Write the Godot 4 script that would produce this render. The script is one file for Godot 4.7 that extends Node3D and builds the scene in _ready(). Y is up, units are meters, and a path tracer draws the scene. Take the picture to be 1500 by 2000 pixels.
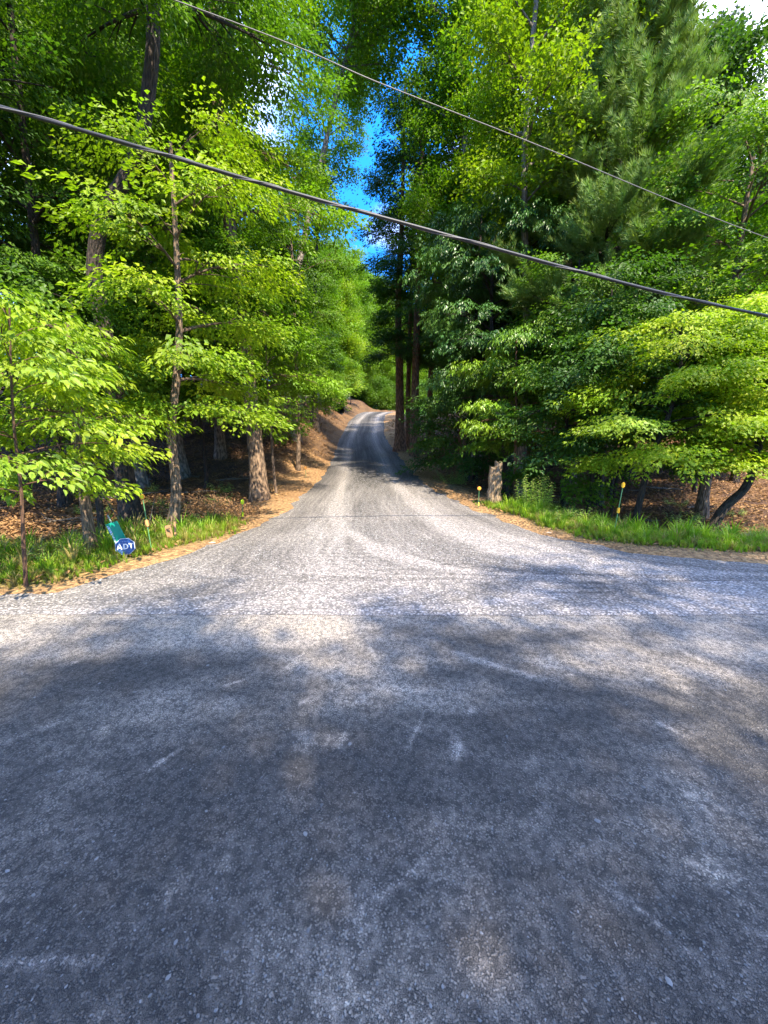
extends Node3D
# A gravel driveway climbing into woods, seen from the paved road at its mouth.
# x runs right, y up, z towards the camera; "d" below means metres ahead of the camera (d = -z).

var rng := RandomNumberGenerator.new()
var taken := {}
var fuzz := FastNoiseLite.new()

# ---------------------------------------------------------------- mesh collector
class MB:
	var v := PackedVector3Array()
	var n := PackedVector3Array()
	var uv := PackedVector2Array()
	var uv2 := PackedVector2Array()
	var c := PackedColorArray()
	var ix := PackedInt32Array()

	func tri(a: Vector3, b: Vector3, d: Vector3) -> void:   # counter-clockwise as seen from outside
		var m := (b - a).cross(d - a).normalized()
		var k := v.size()
		v.append(a); v.append(b); v.append(d)
		n.append(m); n.append(m); n.append(m)
		uv.append(Vector2(a.x, a.z)); uv.append(Vector2(b.x, b.z)); uv.append(Vector2(d.x, d.z))
		ix.append(k); ix.append(k + 2); ix.append(k + 1)

	func quad(a: Vector3, b: Vector3, d: Vector3, e: Vector3) -> void:
		tri(a, b, d)
		tri(a, d, e)

	func box(lo: Vector3, hi: Vector3, t := Transform3D()) -> void:
		var p := []
		for k in 8:
			p.append(t * Vector3(hi.x if k & 1 else lo.x, hi.y if k & 2 else lo.y, hi.z if k & 4 else lo.z))
		quad(p[4], p[5], p[7], p[6]); quad(p[1], p[0], p[2], p[3])
		quad(p[5], p[1], p[3], p[7]); quad(p[0], p[4], p[6], p[2])
		quad(p[6], p[7], p[3], p[2]); quad(p[0], p[1], p[5], p[4])

	func tube(pts: PackedVector3Array, rad: PackedFloat32Array, sides: int, vscale := 1.0, bump := 0.0, cap := true) -> void:
		var last := pts.size() - 1
		var t := (pts[1] - pts[0]).normalized()
		var e := t.cross(Vector3(0.13, 0.2, 0.97)).normalized()
		if e.length() < 0.5:
			e = t.cross(Vector3.RIGHT).normalized()
		var base := v.size()
		var along := 0.0
		for k in last + 1:
			if k > 0:
				along += pts[k].distance_to(pts[k - 1])
			var a := pts[maxi(k - 1, 0)]
			var b := pts[mini(k + 1, last)]
			t = (b - a).normalized()
			e = (e - t * e.dot(t)).normalized()
			var f := t.cross(e)
			for j in sides + 1:
				var g := TAU * float(j % sides) / sides
				var dir := e * cos(g) + f * sin(g)
				var r := rad[k]
				if bump > 0.0:
					r *= 1.0 + bump * (sin(g * 3.0 + k * 0.9) * 0.5 + sin(g * 5.0 - k * 1.7) * 0.35 + sin(k * 2.3 + g) * 0.4)
				v.append(pts[k] + dir * r)
				n.append(dir)
				uv.append(Vector2(float(j) / sides, along * vscale))
		for k in last:
			for j in sides:
				var a := base + k * (sides + 1) + j
				var b := a + sides + 1
				ix.append(a); ix.append(b + 1); ix.append(a + 1)
				ix.append(a); ix.append(b); ix.append(b + 1)
		if cap:
			var top := v.size()
			var ring := base + last * (sides + 1)
			v.append(pts[last] + t * rad[last] * 0.3)
			n.append(t)
			uv.append(Vector2(0.5, along * vscale))
			for j in sides:
				ix.append(ring + j); ix.append(top); ix.append(ring + j + 1)

	func commit(m: Material) -> ArrayMesh:
		var a := []
		a.resize(Mesh.ARRAY_MAX)
		a[Mesh.ARRAY_VERTEX] = v
		a[Mesh.ARRAY_NORMAL] = n
		if uv.size() == v.size():
			a[Mesh.ARRAY_TEX_UV] = uv
		if uv2.size() == v.size():
			a[Mesh.ARRAY_TEX_UV2] = uv2
		if c.size() == v.size():
			a[Mesh.ARRAY_COLOR] = c
		a[Mesh.ARRAY_INDEX] = ix
		var mesh := ArrayMesh.new()
		mesh.add_surface_from_arrays(Mesh.PRIMITIVE_TRIANGLES, a)
		mesh.surface_set_material(0, m)
		return mesh

# ---------------------------------------------------------------- naming helpers
func numbered(called: String) -> String:
	if not taken.has(called):
		taken[called] = 0
		return called
	taken[called] += 1
	return "%s_%03d" % [called, taken[called]]

func tag(o: Node, label := "", category := "", group := "", kind := "") -> Node:
	if label: o.set_meta("label", label)
	if category: o.set_meta("category", category)
	if group: o.set_meta("group", group)
	if kind: o.set_meta("kind", kind)
	return o

func thing(called: String, label: String, category: String, at: Vector3, group := "") -> Node3D:
	var o := Node3D.new()
	o.name = numbered(called)
	add_child(o, true)
	o.position = at
	tag(o, label, category, group)
	return o

func part(called: String, mesh: Mesh, parent: Node, t := Transform3D()) -> MeshInstance3D:
	var o := MeshInstance3D.new()
	o.name = numbered(called) if parent == self else called
	o.mesh = mesh
	o.transform = t
	parent.add_child(o, true)
	return o

func scatter(called: String, mesh: Mesh, where: Array, tints: Array, parent: Node) -> MultiMeshInstance3D:
	var mm := MultiMesh.new()
	mm.transform_format = MultiMesh.TRANSFORM_3D
	mm.use_colors = true
	mm.mesh = mesh
	mm.instance_count = where.size()
	for k in where.size():
		mm.set_instance_transform(k, where[k])
		mm.set_instance_color(k, tints[k])
	var o := MultiMeshInstance3D.new()
	o.name = numbered(called) if parent == self else called
	o.multimesh = mm
	o.set_meta("kind", "stuff")
	parent.add_child(o, true)
	return o

func dup(root: Node3D, at: Vector3, turn: float, size: float, label: String, group: String) -> Node3D:
	var r: Node3D = root.duplicate()
	r.name = numbered(str(root.name).rstrip("0123456789").trim_suffix("_"))
	add_child(r, true)
	r.position = at
	r.rotation.y = turn
	r.scale = Vector3.ONE * size
	r.set_meta("label", label)
	r.set_meta("group", group)
	return r

# ---------------------------------------------------------------- materials
func srgb(c: Color) -> Color:
	return c.linear_to_srgb()

func noise_tex(size: int, kind: int, freq: float, ramp: Array, seed_ := 1, octaves := 4, ret := -1) -> NoiseTexture2D:
	var f := FastNoiseLite.new()
	f.noise_type = kind
	f.frequency = freq
	f.seed = seed_
	f.fractal_octaves = octaves
	if octaves == 1:
		f.fractal_type = FastNoiseLite.FRACTAL_NONE
	if ret >= 0:
		f.cellular_return_type = ret
		f.cellular_jitter = 0.9
	var t := NoiseTexture2D.new()
	t.width = size
	t.height = size
	t.seamless = true
	t.noise = f
	if ramp.size():
		var g := Gradient.new()
		var offs := PackedFloat32Array()
		var cols := PackedColorArray()
		for k in ramp.size():
			offs.append(ramp[k][0])
			cols.append(srgb(ramp[k][1]))
		g.offsets = offs
		g.colors = cols
		t.color_ramp = g
	return t

func mat(c: Color, rough := 0.8) -> StandardMaterial3D:
	var m := StandardMaterial3D.new()
	m.albedo_color = srgb(c)
	m.roughness = rough
	return m

func leaf_mat(rough: float, back: float) -> StandardMaterial3D:
	var m := StandardMaterial3D.new()
	m.albedo_color = Color.WHITE
	m.vertex_color_use_as_albedo = true
	m.roughness = rough
	m.metallic_specular = 0.45
	m.backlight_enabled = true
	m.backlight = srgb(Color(back * 0.85, back, back * 0.3))
	m.cull_mode = BaseMaterial3D.CULL_DISABLED
	return m

func bark(dark: Color, light: Color, seed_: int, su: float, sv: float) -> StandardMaterial3D:
	var m := StandardMaterial3D.new()
	m.albedo_texture = noise_tex(256, FastNoiseLite.TYPE_SIMPLEX, 0.03, [[0.25, dark], [0.55, dark.lerp(light, 0.6)], [0.8, light]], seed_)
	m.heightmap_enabled = true
	m.heightmap_texture = noise_tex(256, FastNoiseLite.TYPE_CELLULAR, 0.035, [], seed_ + 5, 3, FastNoiseLite.RETURN_DISTANCE)
	m.heightmap_scale = 3.0
	m.uv1_scale = Vector3(su, sv, 1)
	m.roughness = 0.9
	return m

var M := {}

# ---------------------------------------------------------------- the lie of the land
const RISE := [[-20.0, 0.0], [8.0, 0.0], [13.0, 0.12], [16.7, 0.31], [22.0, 0.85], [27.0, 1.42], [33.0, 2.2], [45.0, 4.0], [55.0, 5.4], [61.0, 6.15], [66.0, 6.35], [72.0, 6.4], [80.0, 6.7], [400.0, 9.0]]
const LEFT := [[-60.0, 3.60], [-6.0, 3.62], [-4.4, 3.70], [-3.52, 3.93], [-2.9, 5.1], [-2.4, 6.6], [-2.13, 8.43], [-2.2, 12.0], [-2.39, 16.7], [-2.70, 22.0], [-3.08, 27.0], [-3.42, 33.0], [-3.75, 45.0], [-3.55, 55.0], [-2.9, 61.0], [-1.0, 66.5], [3.0, 70.5], [9.0, 73.0], [22.0, 75.0]]
const RIGHT := [[60.0, 4.3], [9.0, 4.45], [6.4, 4.6], [4.9, 4.88], [3.54, 5.47], [2.5, 6.94], [1.87, 9.43], [1.3, 13.4], [1.15, 16.7], [0.72, 22.0], [0.30, 27.0], [-0.06, 33.0], [-0.1, 45.0], [0.1, 53.0], [1.0, 58.0], [3.0, 62.5], [6.0, 66.0], [10.0, 68.5], [22.0, 71.0]]

func table(t: Array, x: float) -> float:   # smooth through [x, y] pairs
	var k := 0
	while k < t.size() - 2 and t[k + 1][0] < x:
		k += 1
	var x0: float = t[k][0]
	var x1: float = t[k + 1][0]
	var y0: float = t[k][1]
	var y1: float = t[k + 1][1]
	var h := x1 - x0
	var m0: float = (y1 - y0) / h
	var m1 := m0
	if k > 0:
		m0 = (m0 + (y0 - t[k - 1][1]) / (x0 - t[k - 1][0])) * 0.5
	if k < t.size() - 2:
		m1 = (m1 + (t[k + 2][1] - y1) / (t[k + 2][0] - x1)) * 0.5
	var u := clampf((x - x0) / h, 0.0, 1.0)
	var a := u * u
	var b := a * u
	return y0 * (2 * b - 3 * a + 1) + m0 * h * (b - 2 * a + u) + y1 * (3 * a - 2 * b) + m1 * h * (b - a)

var left_pts := PackedVector2Array()
var right_pts := PackedVector2Array()
var rise_cache := PackedFloat32Array()

func base_h(d: float) -> float:
	if d <= 6.0: return 0.0
	if d >= 100.0: return 6.84 + (d - 100.0) * 0.0068
	var f := (d - 6.0) * 4.0
	var k := int(f)
	return lerpf(rise_cache[k], rise_cache[k + 1], f - k)

func edge_gap(line: PackedVector2Array, p: Vector2) -> float:
	var best := 1e9
	for k in line.size() - 1:
		var a := line[k]
		var ab := line[k + 1] - a
		var u := clampf((p - a).dot(ab) / ab.length_squared(), 0.0, 1.0)
		best = minf(best, (a + ab * u).distance_squared_to(p))
	return sqrt(best)

func x_at(line: PackedVector2Array, d: float) -> float:
	for k in line.size() - 1:
		if line[k + 1].y >= d:
			return lerpf(line[k].x, line[k + 1].x, clampf((d - line[k].y) / maxf(line[k + 1].y - line[k].y, 0.001), 0.0, 1.0))
	return line[line.size() - 1].x

# x: signed metres outside the paved and gravelled area (negative inside); y: side (-1 left, 1 right)
func outside(x: float, d: float) -> Vector2:
	var p := Vector2(x, d)
	if d < -3.0:
		return Vector2(-4.3 - d, -1.0 if x < 0 else 1.0)
	if absf(x) > 45.0 or d > 90.0:
		var far := (d - 4.0) if absf(x) > 45.0 else absf(x)
		if absf(x) > 45.0 and d < 4.0: return Vector2(maxf(d - 4.0, -4.3 - d), 1.0)
		return Vector2(maxf(far, 3.0), -1.0 if x < 0 else 1.0)
	var l := edge_gap(left_pts, p)
	var r := edge_gap(right_pts, p)
	if d < 3.4:
		return Vector2(-minf(minf(l, r), d + 4.3), -1.0)
	if d < 66.0 or x < 0.0:
		if x < x_at(left_pts, d): return Vector2(l, -1.0)
	if d >= 61.0 and x >= -3.0:   # where the driveway swings right
		var yl := 1e9
		var yr := -1e9
		for k in range(14, left_pts.size() - 1):
			if left_pts[k].x <= x and left_pts[k + 1].x >= x:
				yl = lerpf(left_pts[k].y, left_pts[k + 1].y, (x - left_pts[k].x) / maxf(left_pts[k + 1].x - left_pts[k].x, 0.001))
		for k in range(12, right_pts.size() - 1):
			if right_pts[k].x <= x and right_pts[k + 1].x >= x:
				yr = lerpf(right_pts[k].y, right_pts[k + 1].y, (x - right_pts[k].x) / maxf(right_pts[k + 1].x - right_pts[k].x, 0.001))
		if d > yl: return Vector2(l, -1.0)
		if d < yr: return Vector2(r, 1.0)
		return Vector2(-minf(l, r), -1.0)
	if x > x_at(right_pts, d): return Vector2(r, 1.0)
	return Vector2(-minf(l, r), -1.0)

func ground_y(x: float, d: float, o := Vector2(-99, 0)) -> float:
	if o.x == -99.0: o = outside(x, d)
	var s := o.x
	var h := base_h(d)
	if d < -3.0: h = 0.0
	var wob := fuzz.get_noise_2d(x * 9.0, d * 9.0)
	var y := h - 0.05 + 0.11 * smoothstep(-0.5, 0.55, s + wob * 0.22)
	if s <= 0.0:
		return y
	var sc := minf(s, 26.0)
	if d > -3.0:
		if o.y < 0.0:
			var k := smoothstep(10.5, 24.0, d)
			y += k * (1.25 * (1.0 - 0.3 * smoothstep(36.0, 50.0, d)) * smoothstep(0.1, 2.6, s) + 0.15 * sc) + (1.0 - k) * 0.05 * maxf(sc - 4.0, 0.0)
			y += k * smoothstep(0.2, 1.0, s) * 0.22 * fuzz.get_noise_2d(x * 5.0 + 300.0, d * 5.0)
			y -= 0.10 * smoothstep(0.3, 1.4, s) * (1.0 - smoothstep(3.0, 6.0, s)) * (1.0 - k) * 0.6
			if d > 60.0: y -= k * (1.25 * smoothstep(0.1, 2.6, s) + 0.15 * sc) * 0.75 * smoothstep(60.0, 67.0, d) * smoothstep(-4.5, -1.5, x) - 0.7 * smoothstep(0.1, 1.5, s) * smoothstep(63.0, 69.0, d)
		else:
			var near := 1.0 - smoothstep(14.0, 20.0, d)
			y -= near * 0.5 * smoothstep(0.9, 3.2, s) * (1.0 - 0.9 * smoothstep(4.0, 11.0, s))
			y += 1.1 * smoothstep(40.0, 62.0, d) * smoothstep(1.5, 6.0, s)
			y += (1.0 - near) * (0.11 * sc - 0.25 * smoothstep(0.2, 1.5, s) * (1.0 - smoothstep(24.0, 32.0, d))) + near * 0.035 * maxf(sc - 5.0, 0.0)
	else:
		y += 0.03 * sc
	y += smoothstep(0.3, 2.5, s) * (0.10 * fuzz.get_noise_2d(x * 1.6, d * 1.6) + 0.05 * fuzz.get_noise_2d(x * 5.0 + 90, d * 5.0)) + smoothstep(0.0, 0.5, s) * 0.022 * wob
	return y

func spot(x: float, d: float, sink := 0.06) -> Vector3:
	return Vector3(x, ground_y(x, d) - sink, -d)

# ---------------------------------------------------------------- leaves and sprays
func add_leaf(mb: MB, t: Transform3D, l: float, w: float, fold: float, droop: float, fine: bool) -> void:
	var b := t * Vector3.ZERO
	var tip := t * Vector3(l, -droop * l, 0)
	if not fine:
		var le := t * Vector3(l * 0.42, fold * w, -w * 0.5)
		var ri := t * Vector3(l * 0.42, fold * w, w * 0.5)
		var mid := t * Vector3(l * 0.5, -droop * l * 0.25, 0)
		mb.tri(b, mid, le); mb.tri(b, ri, mid); mb.tri(le, mid, tip); mb.tri(mid, ri, tip)
		return
	var m1 := t * Vector3(l * 0.3, -droop * l * 0.06, 0)
	var m2 := t * Vector3(l * 0.65, -droop * l * 0.38, 0)
	var l1 := t * Vector3(l * 0.24, fold * w - droop * l * 0.04, -w * 0.42)
	var r1 := t * Vector3(l * 0.24, fold * w - droop * l * 0.04, w * 0.42)
	var l2 := t * Vector3(l * 0.6, fold * w - droop * l * 0.32, -w * 0.45)
	var r2 := t * Vector3(l * 0.6, fold * w - droop * l * 0.32, w * 0.45)
	mb.tri(b, m1, l1); mb.tri(b, r1, m1)
	mb.tri(l1, m1, l2); mb.tri(m1, m2, l2); mb.tri(m1, r1, r2); mb.tri(m1, r2, m2)
	mb.tri(l2, m2, tip); mb.tri(m2, r2, tip)

func rot(yaw: float, pitch: float, roll: float) -> Basis:
	return Basis(Vector3.UP, yaw) * Basis(Vector3(0, 0, 1), pitch) * Basis(Vector3.RIGHT, roll)

# the leaf places of one spray; its twig runs along +x
func spray_places(kind: String) -> Array:
	var out := []
	if kind == "shelf" or kind == "big":
		var count := 46 if kind == "shelf" else 30
		var span := 0.75 if kind == "shelf" else 0.62
		for k in count:
			var s := (k + 0.5) / count
			var side := 1.0 if k % 2 else -1.0
			var off := rng.randf_range(0.0, 0.24) * side * sin(s * 2.6 + 0.3) if kind == "shelf" else rng.randf_range(0.0, 0.12) * side
			var p := Vector3(s * span, -0.10 * s * s + rng.randf_range(-0.06, 0.06), off)
			var yaw := -side * rng.randf_range(0.5, 1.25) * (1.0 - 0.45 * s)
			var b := rot(yaw, rng.randf_range(-0.75, 0.2), rng.randf_range(-0.7, 0.7))
			out.append(Transform3D(b.scaled(Vector3.ONE * rng.randf_range(0.45, 1.3)), p))
	elif kind == "pinnate":
		for f in 7:
			var yaw0 := rng.randf_range(-1.3, 1.3)
			var b0 := rot(yaw0, rng.randf_range(-0.35, 0.15), 0)
			for k in 7:
				var s := (k + 2.0) / 8.5
				var side := 1.0 if k % 2 else -1.0
				var p := b0 * Vector3(s * 0.30, -0.10 * s * s, 0) + Vector3(0.09 * f, rng.randf_range(-0.03, 0.03), 0)
				var b := b0 * rot(-side * rng.randf_range(0.8, 1.15) * (1.0 - 0.5 * s), -0.2 - 0.4 * s + rng.randf_range(-0.3, 0.25), side * 0.3 + rng.randf_range(-0.3, 0.3))
				out.append(Transform3D(b.scaled(Vector3.ONE * rng.randf_range(0.8, 1.1)), p))
	else:   # a loose clump
		for k in 40:
			var q := Vector3(rng.randfn(), rng.randfn() * 0.55, rng.randfn()) * 0.2
			if q.length() > 0.55: q *= 0.5
			var b := rot(rng.randf() * TAU, rng.randf_range(-0.9, 0.35), rng.randf_range(-0.8, 0.8))
			out.append(Transform3D(b.scaled(Vector3.ONE * rng.randf_range(0.7, 1.2)), q + Vector3(0.3, 0, 0)))
	return out

var SPRAY := {}

func make_sprays() -> void:
	var sizes := {"shelf": [0.088, 0.054, 0.10, 0.22], "big": [0.100, 0.046, 0.12, 0.3], "pinnate": [0.125, 0.050, 0.14, 0.25], "clump": [0.105, 0.068, 0.12, 0.15]}
	for kind in sizes:
		var z: Array = sizes[kind]
		var places := spray_places(kind)
		var fine: bool = kind == "big"
		var one := MB.new()
		add_leaf(one, Transform3D(), z[0], z[1], z[2], z[3], fine)
		var all := MB.new()
		for t in places:
			add_leaf(all, t, z[0], z[1], z[2], z[3], fine)
		var m: StandardMaterial3D = M["leaf"] if kind != "pinnate" else M["leaf_glossy"]
		SPRAY[kind] = {"mesh": all.commit(m), "places": places, "leaf": one.commit(m)}
	# pine: needles in brushes along a short twig
	var pine := MB.new()
	for b in 7:
		var at := Vector3(0.09 * b, 0.012 * b * b * 0.4, rng.randf_range(-0.05, 0.05))
		var lean := rot(rng.randf_range(-0.9, 0.9), rng.randf_range(0.1, 0.7), 0)
		for k in 30:
			var dir := (lean * Vector3(1.0, 0.35 + rng.randf_range(-0.6, 0.6), rng.randf_range(-0.9, 0.9))).normalized()
			var across := dir.cross(Vector3(rng.randfn(), rng.randfn(), rng.randfn())).normalized() * 0.006
			var tip := at + dir * rng.randf_range(0.13, 0.21) + Vector3(0, -0.02, 0)
			pine.tri(at - across, at + across, tip)
	SPRAY["pine"] = {"mesh": pine.commit(M["needle"]), "places": []}

# ---------------------------------------------------------------- trees
func smooth_path(pts: Array, sub := 4) -> PackedVector3Array:
	var out := PackedVector3Array()
	for k in pts.size() - 1:
		var a: Vector3 = pts[maxi(k - 1, 0)]
		var b: Vector3 = pts[k]
		var c: Vector3 = pts[k + 1]
		var e: Vector3 = pts[mini(k + 2, pts.size() - 1)]
		for j in sub:
			out.append(b.cubic_interpolate(c, a, e, float(j) / sub))
	out.append(pts[pts.size() - 1])
	return out

func along(path: PackedVector3Array, y: float) -> Vector3:
	for k in path.size() - 1:
		if path[k + 1].y >= y:
			return path[k].lerp(path[k + 1], clampf((y - path[k].y) / maxf(path[k + 1].y - path[k].y, 0.001), 0, 1))
	return path[path.size() - 1]

const HUES := {
	"bright": [Color(0.310, 0.455, 0.022), Color(0.185, 0.325, 0.018)],
	"fresh": [Color(0.400, 0.550, 0.030), Color(0.250, 0.410, 0.024)],
	"lime": [Color(0.205, 0.370, 0.020), Color(0.110, 0.245, 0.016)],
	"mid": [Color(0.150, 0.300, 0.022), Color(0.075, 0.180, 0.018)],
	"dark": [Color(0.085, 0.195, 0.026), Color(0.045, 0.120, 0.022)],
	"glossy": [Color(0.080, 0.195, 0.034), Color(0.040, 0.115, 0.024)],
	"pine": [Color(0.270, 0.420, 0.090), Color(0.150, 0.280, 0.070)],
	"bluepine": [Color(0.065, 0.140, 0.085), Color(0.042, 0.100, 0.064)],
}

# o: trunk (list of world points), r0, r1, from (height where limbs begin), limbs, len, len_top, rise, style, sprays (per limb), size, hue,
#    bark, lean (Vector3 that pulls the limbs one way), parts (limbs as parts of their own), leaves (how many leaves become parts)
func tree(called: String, label: String, category: String, o: Dictionary, group := "") -> Node3D:
	rng.seed = hash(label + called)
	var pts: Array = o.trunk
	var at: Vector3 = pts[0]
	var rel := []
	for p in pts: rel.append(p - at)
	var root := thing(called, label, category, at, group)
	var path := smooth_path(rel, 5)
	var top := path[path.size() - 1].y
	var r0: float = o.r0
	var r1: float = o.get("r1", r0 * 0.25)
	var bm: Material = M[o.get("bark", "bark")]
	var rad := PackedFloat32Array()
	for p in path:
		var f := clampf(p.y / top, 0, 1)
		rad.append(lerpf(r0, r1, pow(f, 0.85)) * (1.0 + 0.55 * exp(-p.y / (r0 * 2.2 + 0.01))))
	var tm := MB.new()
	tm.tube(path, rad, 12 if r0 > 0.1 else 7, 1.0, 0.05)
	part("trunk", tm.commit(bm), root)
	var style: String = o.get("style", "clump")
	var kind: String = o.get("spray", style)
	var limbs: int = o.limbs
	var start: float = o.get("from", top * 0.35)
	var l0: float = o.len
	var l1: float = o.get("len_top", l0 * 0.35)
	var rise: float = o.get("rise", 0.25)
	var lean: Vector3 = o.get("lean", Vector3.ZERO)
	var loose: float = o.get("loose", 1.0)
	var per: int = o.get("sprays", 40)
	var size: float = o.get("size", 1.0)
	var hue: Array = HUES[o.get("hue", "mid")]
	var all := MB.new()
	var where := []
	var tints := []
	var az := rng.randf() * TAU
	for k in limbs:
		az += 2.39996 + rng.randf_range(-0.5, 0.5)
		var f := (k + rng.randf_range(0.1, 0.9)) / limbs
		var y := lerpf(start, top * 0.985, f)
		var p0 := along(path, y)
		var waist: float = o.get("waist", 0.35)
		var belly := 1.0 if f < waist else lerpf(1.0, l1 / l0, (f - waist) / (1.0 - waist))
		if f < 0.2: belly *= 0.75 + f * 1.25
		var length := l0 * belly * rng.randf_range(0.7, 1.15)
		var dir := Vector3(cos(az), 0, sin(az)) + lean * rng.randf_range(0.4, 1.2)
		if o.has("gap") and dir.dot(o.gap) > 0.45: length *= 0.3
		dir = Vector3(dir.x, 0, dir.z).normalized()
		var climb := rise + rng.randf_range(-0.25, 0.35) * loose + (0.5 * f if style != "pine" else 0.25 * f)
		var lp := PackedVector3Array()
		var lr := PackedFloat32Array()
		var rr := minf(lerpf(r0, r1, clampf(y / top, 0, 1)) * 0.5, 0.012 + length * 0.016)
		var bend := Vector3(-dir.z, 0, dir.x) * rng.randf_range(-0.35, 0.35)
		for j in 6:
			var s := j / 5.0
			var up := climb * s
			if style == "shelf" or style == "big" or style == "pinnate": up -= 0.32 * s * s
			elif style == "pine": up += 0.10 * s * s - 0.12 * s
			lp.append(p0 + (dir * s + bend * s * s + Vector3(0, up, 0)) * length)
			lr.append(lerpf(rr, 0.006, s))
		var lm := MB.new() if o.get("parts", false) else all
		lm.tube(lp, lr, 5, 1.0)
		var tone := rng.randf()
		var flat_right := Vector3(-dir.z, 0, dir.x)
		for j in per:
			var s := pow(rng.randf(), 0.62)
			s = lerpf(0.22, 1.0, s)
			var fi := s * 5.0
			var i := mini(int(fi), 4)
			var q := lp[i].lerp(lp[i + 1], fi - i)
			var fan := length * 0.42 * (1.05 - 0.55 * s)
			var side := rng.randf_range(-1.0, 1.0)
			var yaw := atan2(-dir.z, dir.x) - side * 1.1
			var b: Basis
			if style == "clump":
				q += Vector3(rng.randfn(), rng.randfn() * 0.75, rng.randfn()) * fan * 0.55
				b = rot(rng.randf() * TAU, rng.randf_range(-0.6, 0.4), rng.randf_range(-0.5, 0.5))
			elif style == "pine":
				q += flat_right * side * fan * 0.8 + Vector3(0, rng.randf_range(-0.1, 0.16), 0)
				b = rot(yaw, rng.randf_range(-0.1, 0.55), rng.randf_range(-0.5, 0.5))
			else:
				q += flat_right * side * fan + Vector3(0, rng.randfn() * 0.11 * loose - 0.10 * absf(side) * fan, 0) + dir * rng.randf_range(-0.15, 0.15)
				b = rot(yaw + rng.randfn() * 0.3, (rng.randf_range(-0.35, 0.35)) * loose - 0.15, rng.randf_range(-0.4, 0.4) * loose)
			where.append(Transform3D(b.scaled(Vector3.ONE * size * rng.randf_range(0.75, 1.2)), q))
			var c: Color = hue[1].lerp(hue[0], clampf(tone * 0.75 + rng.randf_range(-0.1, 0.4), 0, 1))
			c = c.lerp(Color(c.r * 1.3, c.g * 0.98, c.b * 0.7), rng.randf() * 0.7) * rng.randf_range(0.78, 1.15)
			tints.append(c)
			if j % 5 == 0 and length > 0.7:
				var back := lp[maxi(i - 1, 0)]
				var tp := PackedVector3Array([back, back.lerp(q, 0.55) + Vector3(0, 0.03, 0), q])
				lm.tube(tp, PackedFloat32Array([lr[i] * 0.7 + 0.004, 0.008, 0.004]), 3, 1.0, 0.0, false)
		if o.get("parts", false):
			part("limb", lm.commit(bm), root)
	if not o.get("parts", false) and all.v.size():
		tag(part("branches", all.commit(bm), root), "", "", "", "stuff")
	var singles: int = o.get("leaves", 0)
	if singles > 0:   # the leaves nearest to the viewer are parts of their own
		var order := range(where.size())
		var eye := Vector3(0, 1.6, 0) - at
		order.sort_custom(func(a, b): return where[a].origin.distance_squared_to(eye) < where[b].origin.distance_squared_to(eye))
		var kept_w := []
		var kept_t := []
		var mats := []
		for k in 3:
			var m: StandardMaterial3D = M["leaf"].duplicate()
			m.vertex_color_use_as_albedo = false
			m.albedo_color = srgb(hue[1].lerp(hue[0], 0.3 + 0.3 * k))
			mats.append(m)
		var made := 0
		for k in order.size():
			var t: Transform3D = where[order[k]]
			if made < singles and k % 2 == 0:
				var m: Material = mats[rng.randi() % 3]
				for lt in SPRAY[kind].places:
					var leaf := part("leaf", SPRAY[kind].leaf, root, t * lt)
					leaf.material_override = m
					made += 1
			else:
				kept_w.append(t)
				kept_t.append(tints[order[k]])
		where = kept_w
		tints = kept_t
	scatter("crown", SPRAY[kind].mesh, where, tints, root)
	return root

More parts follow.
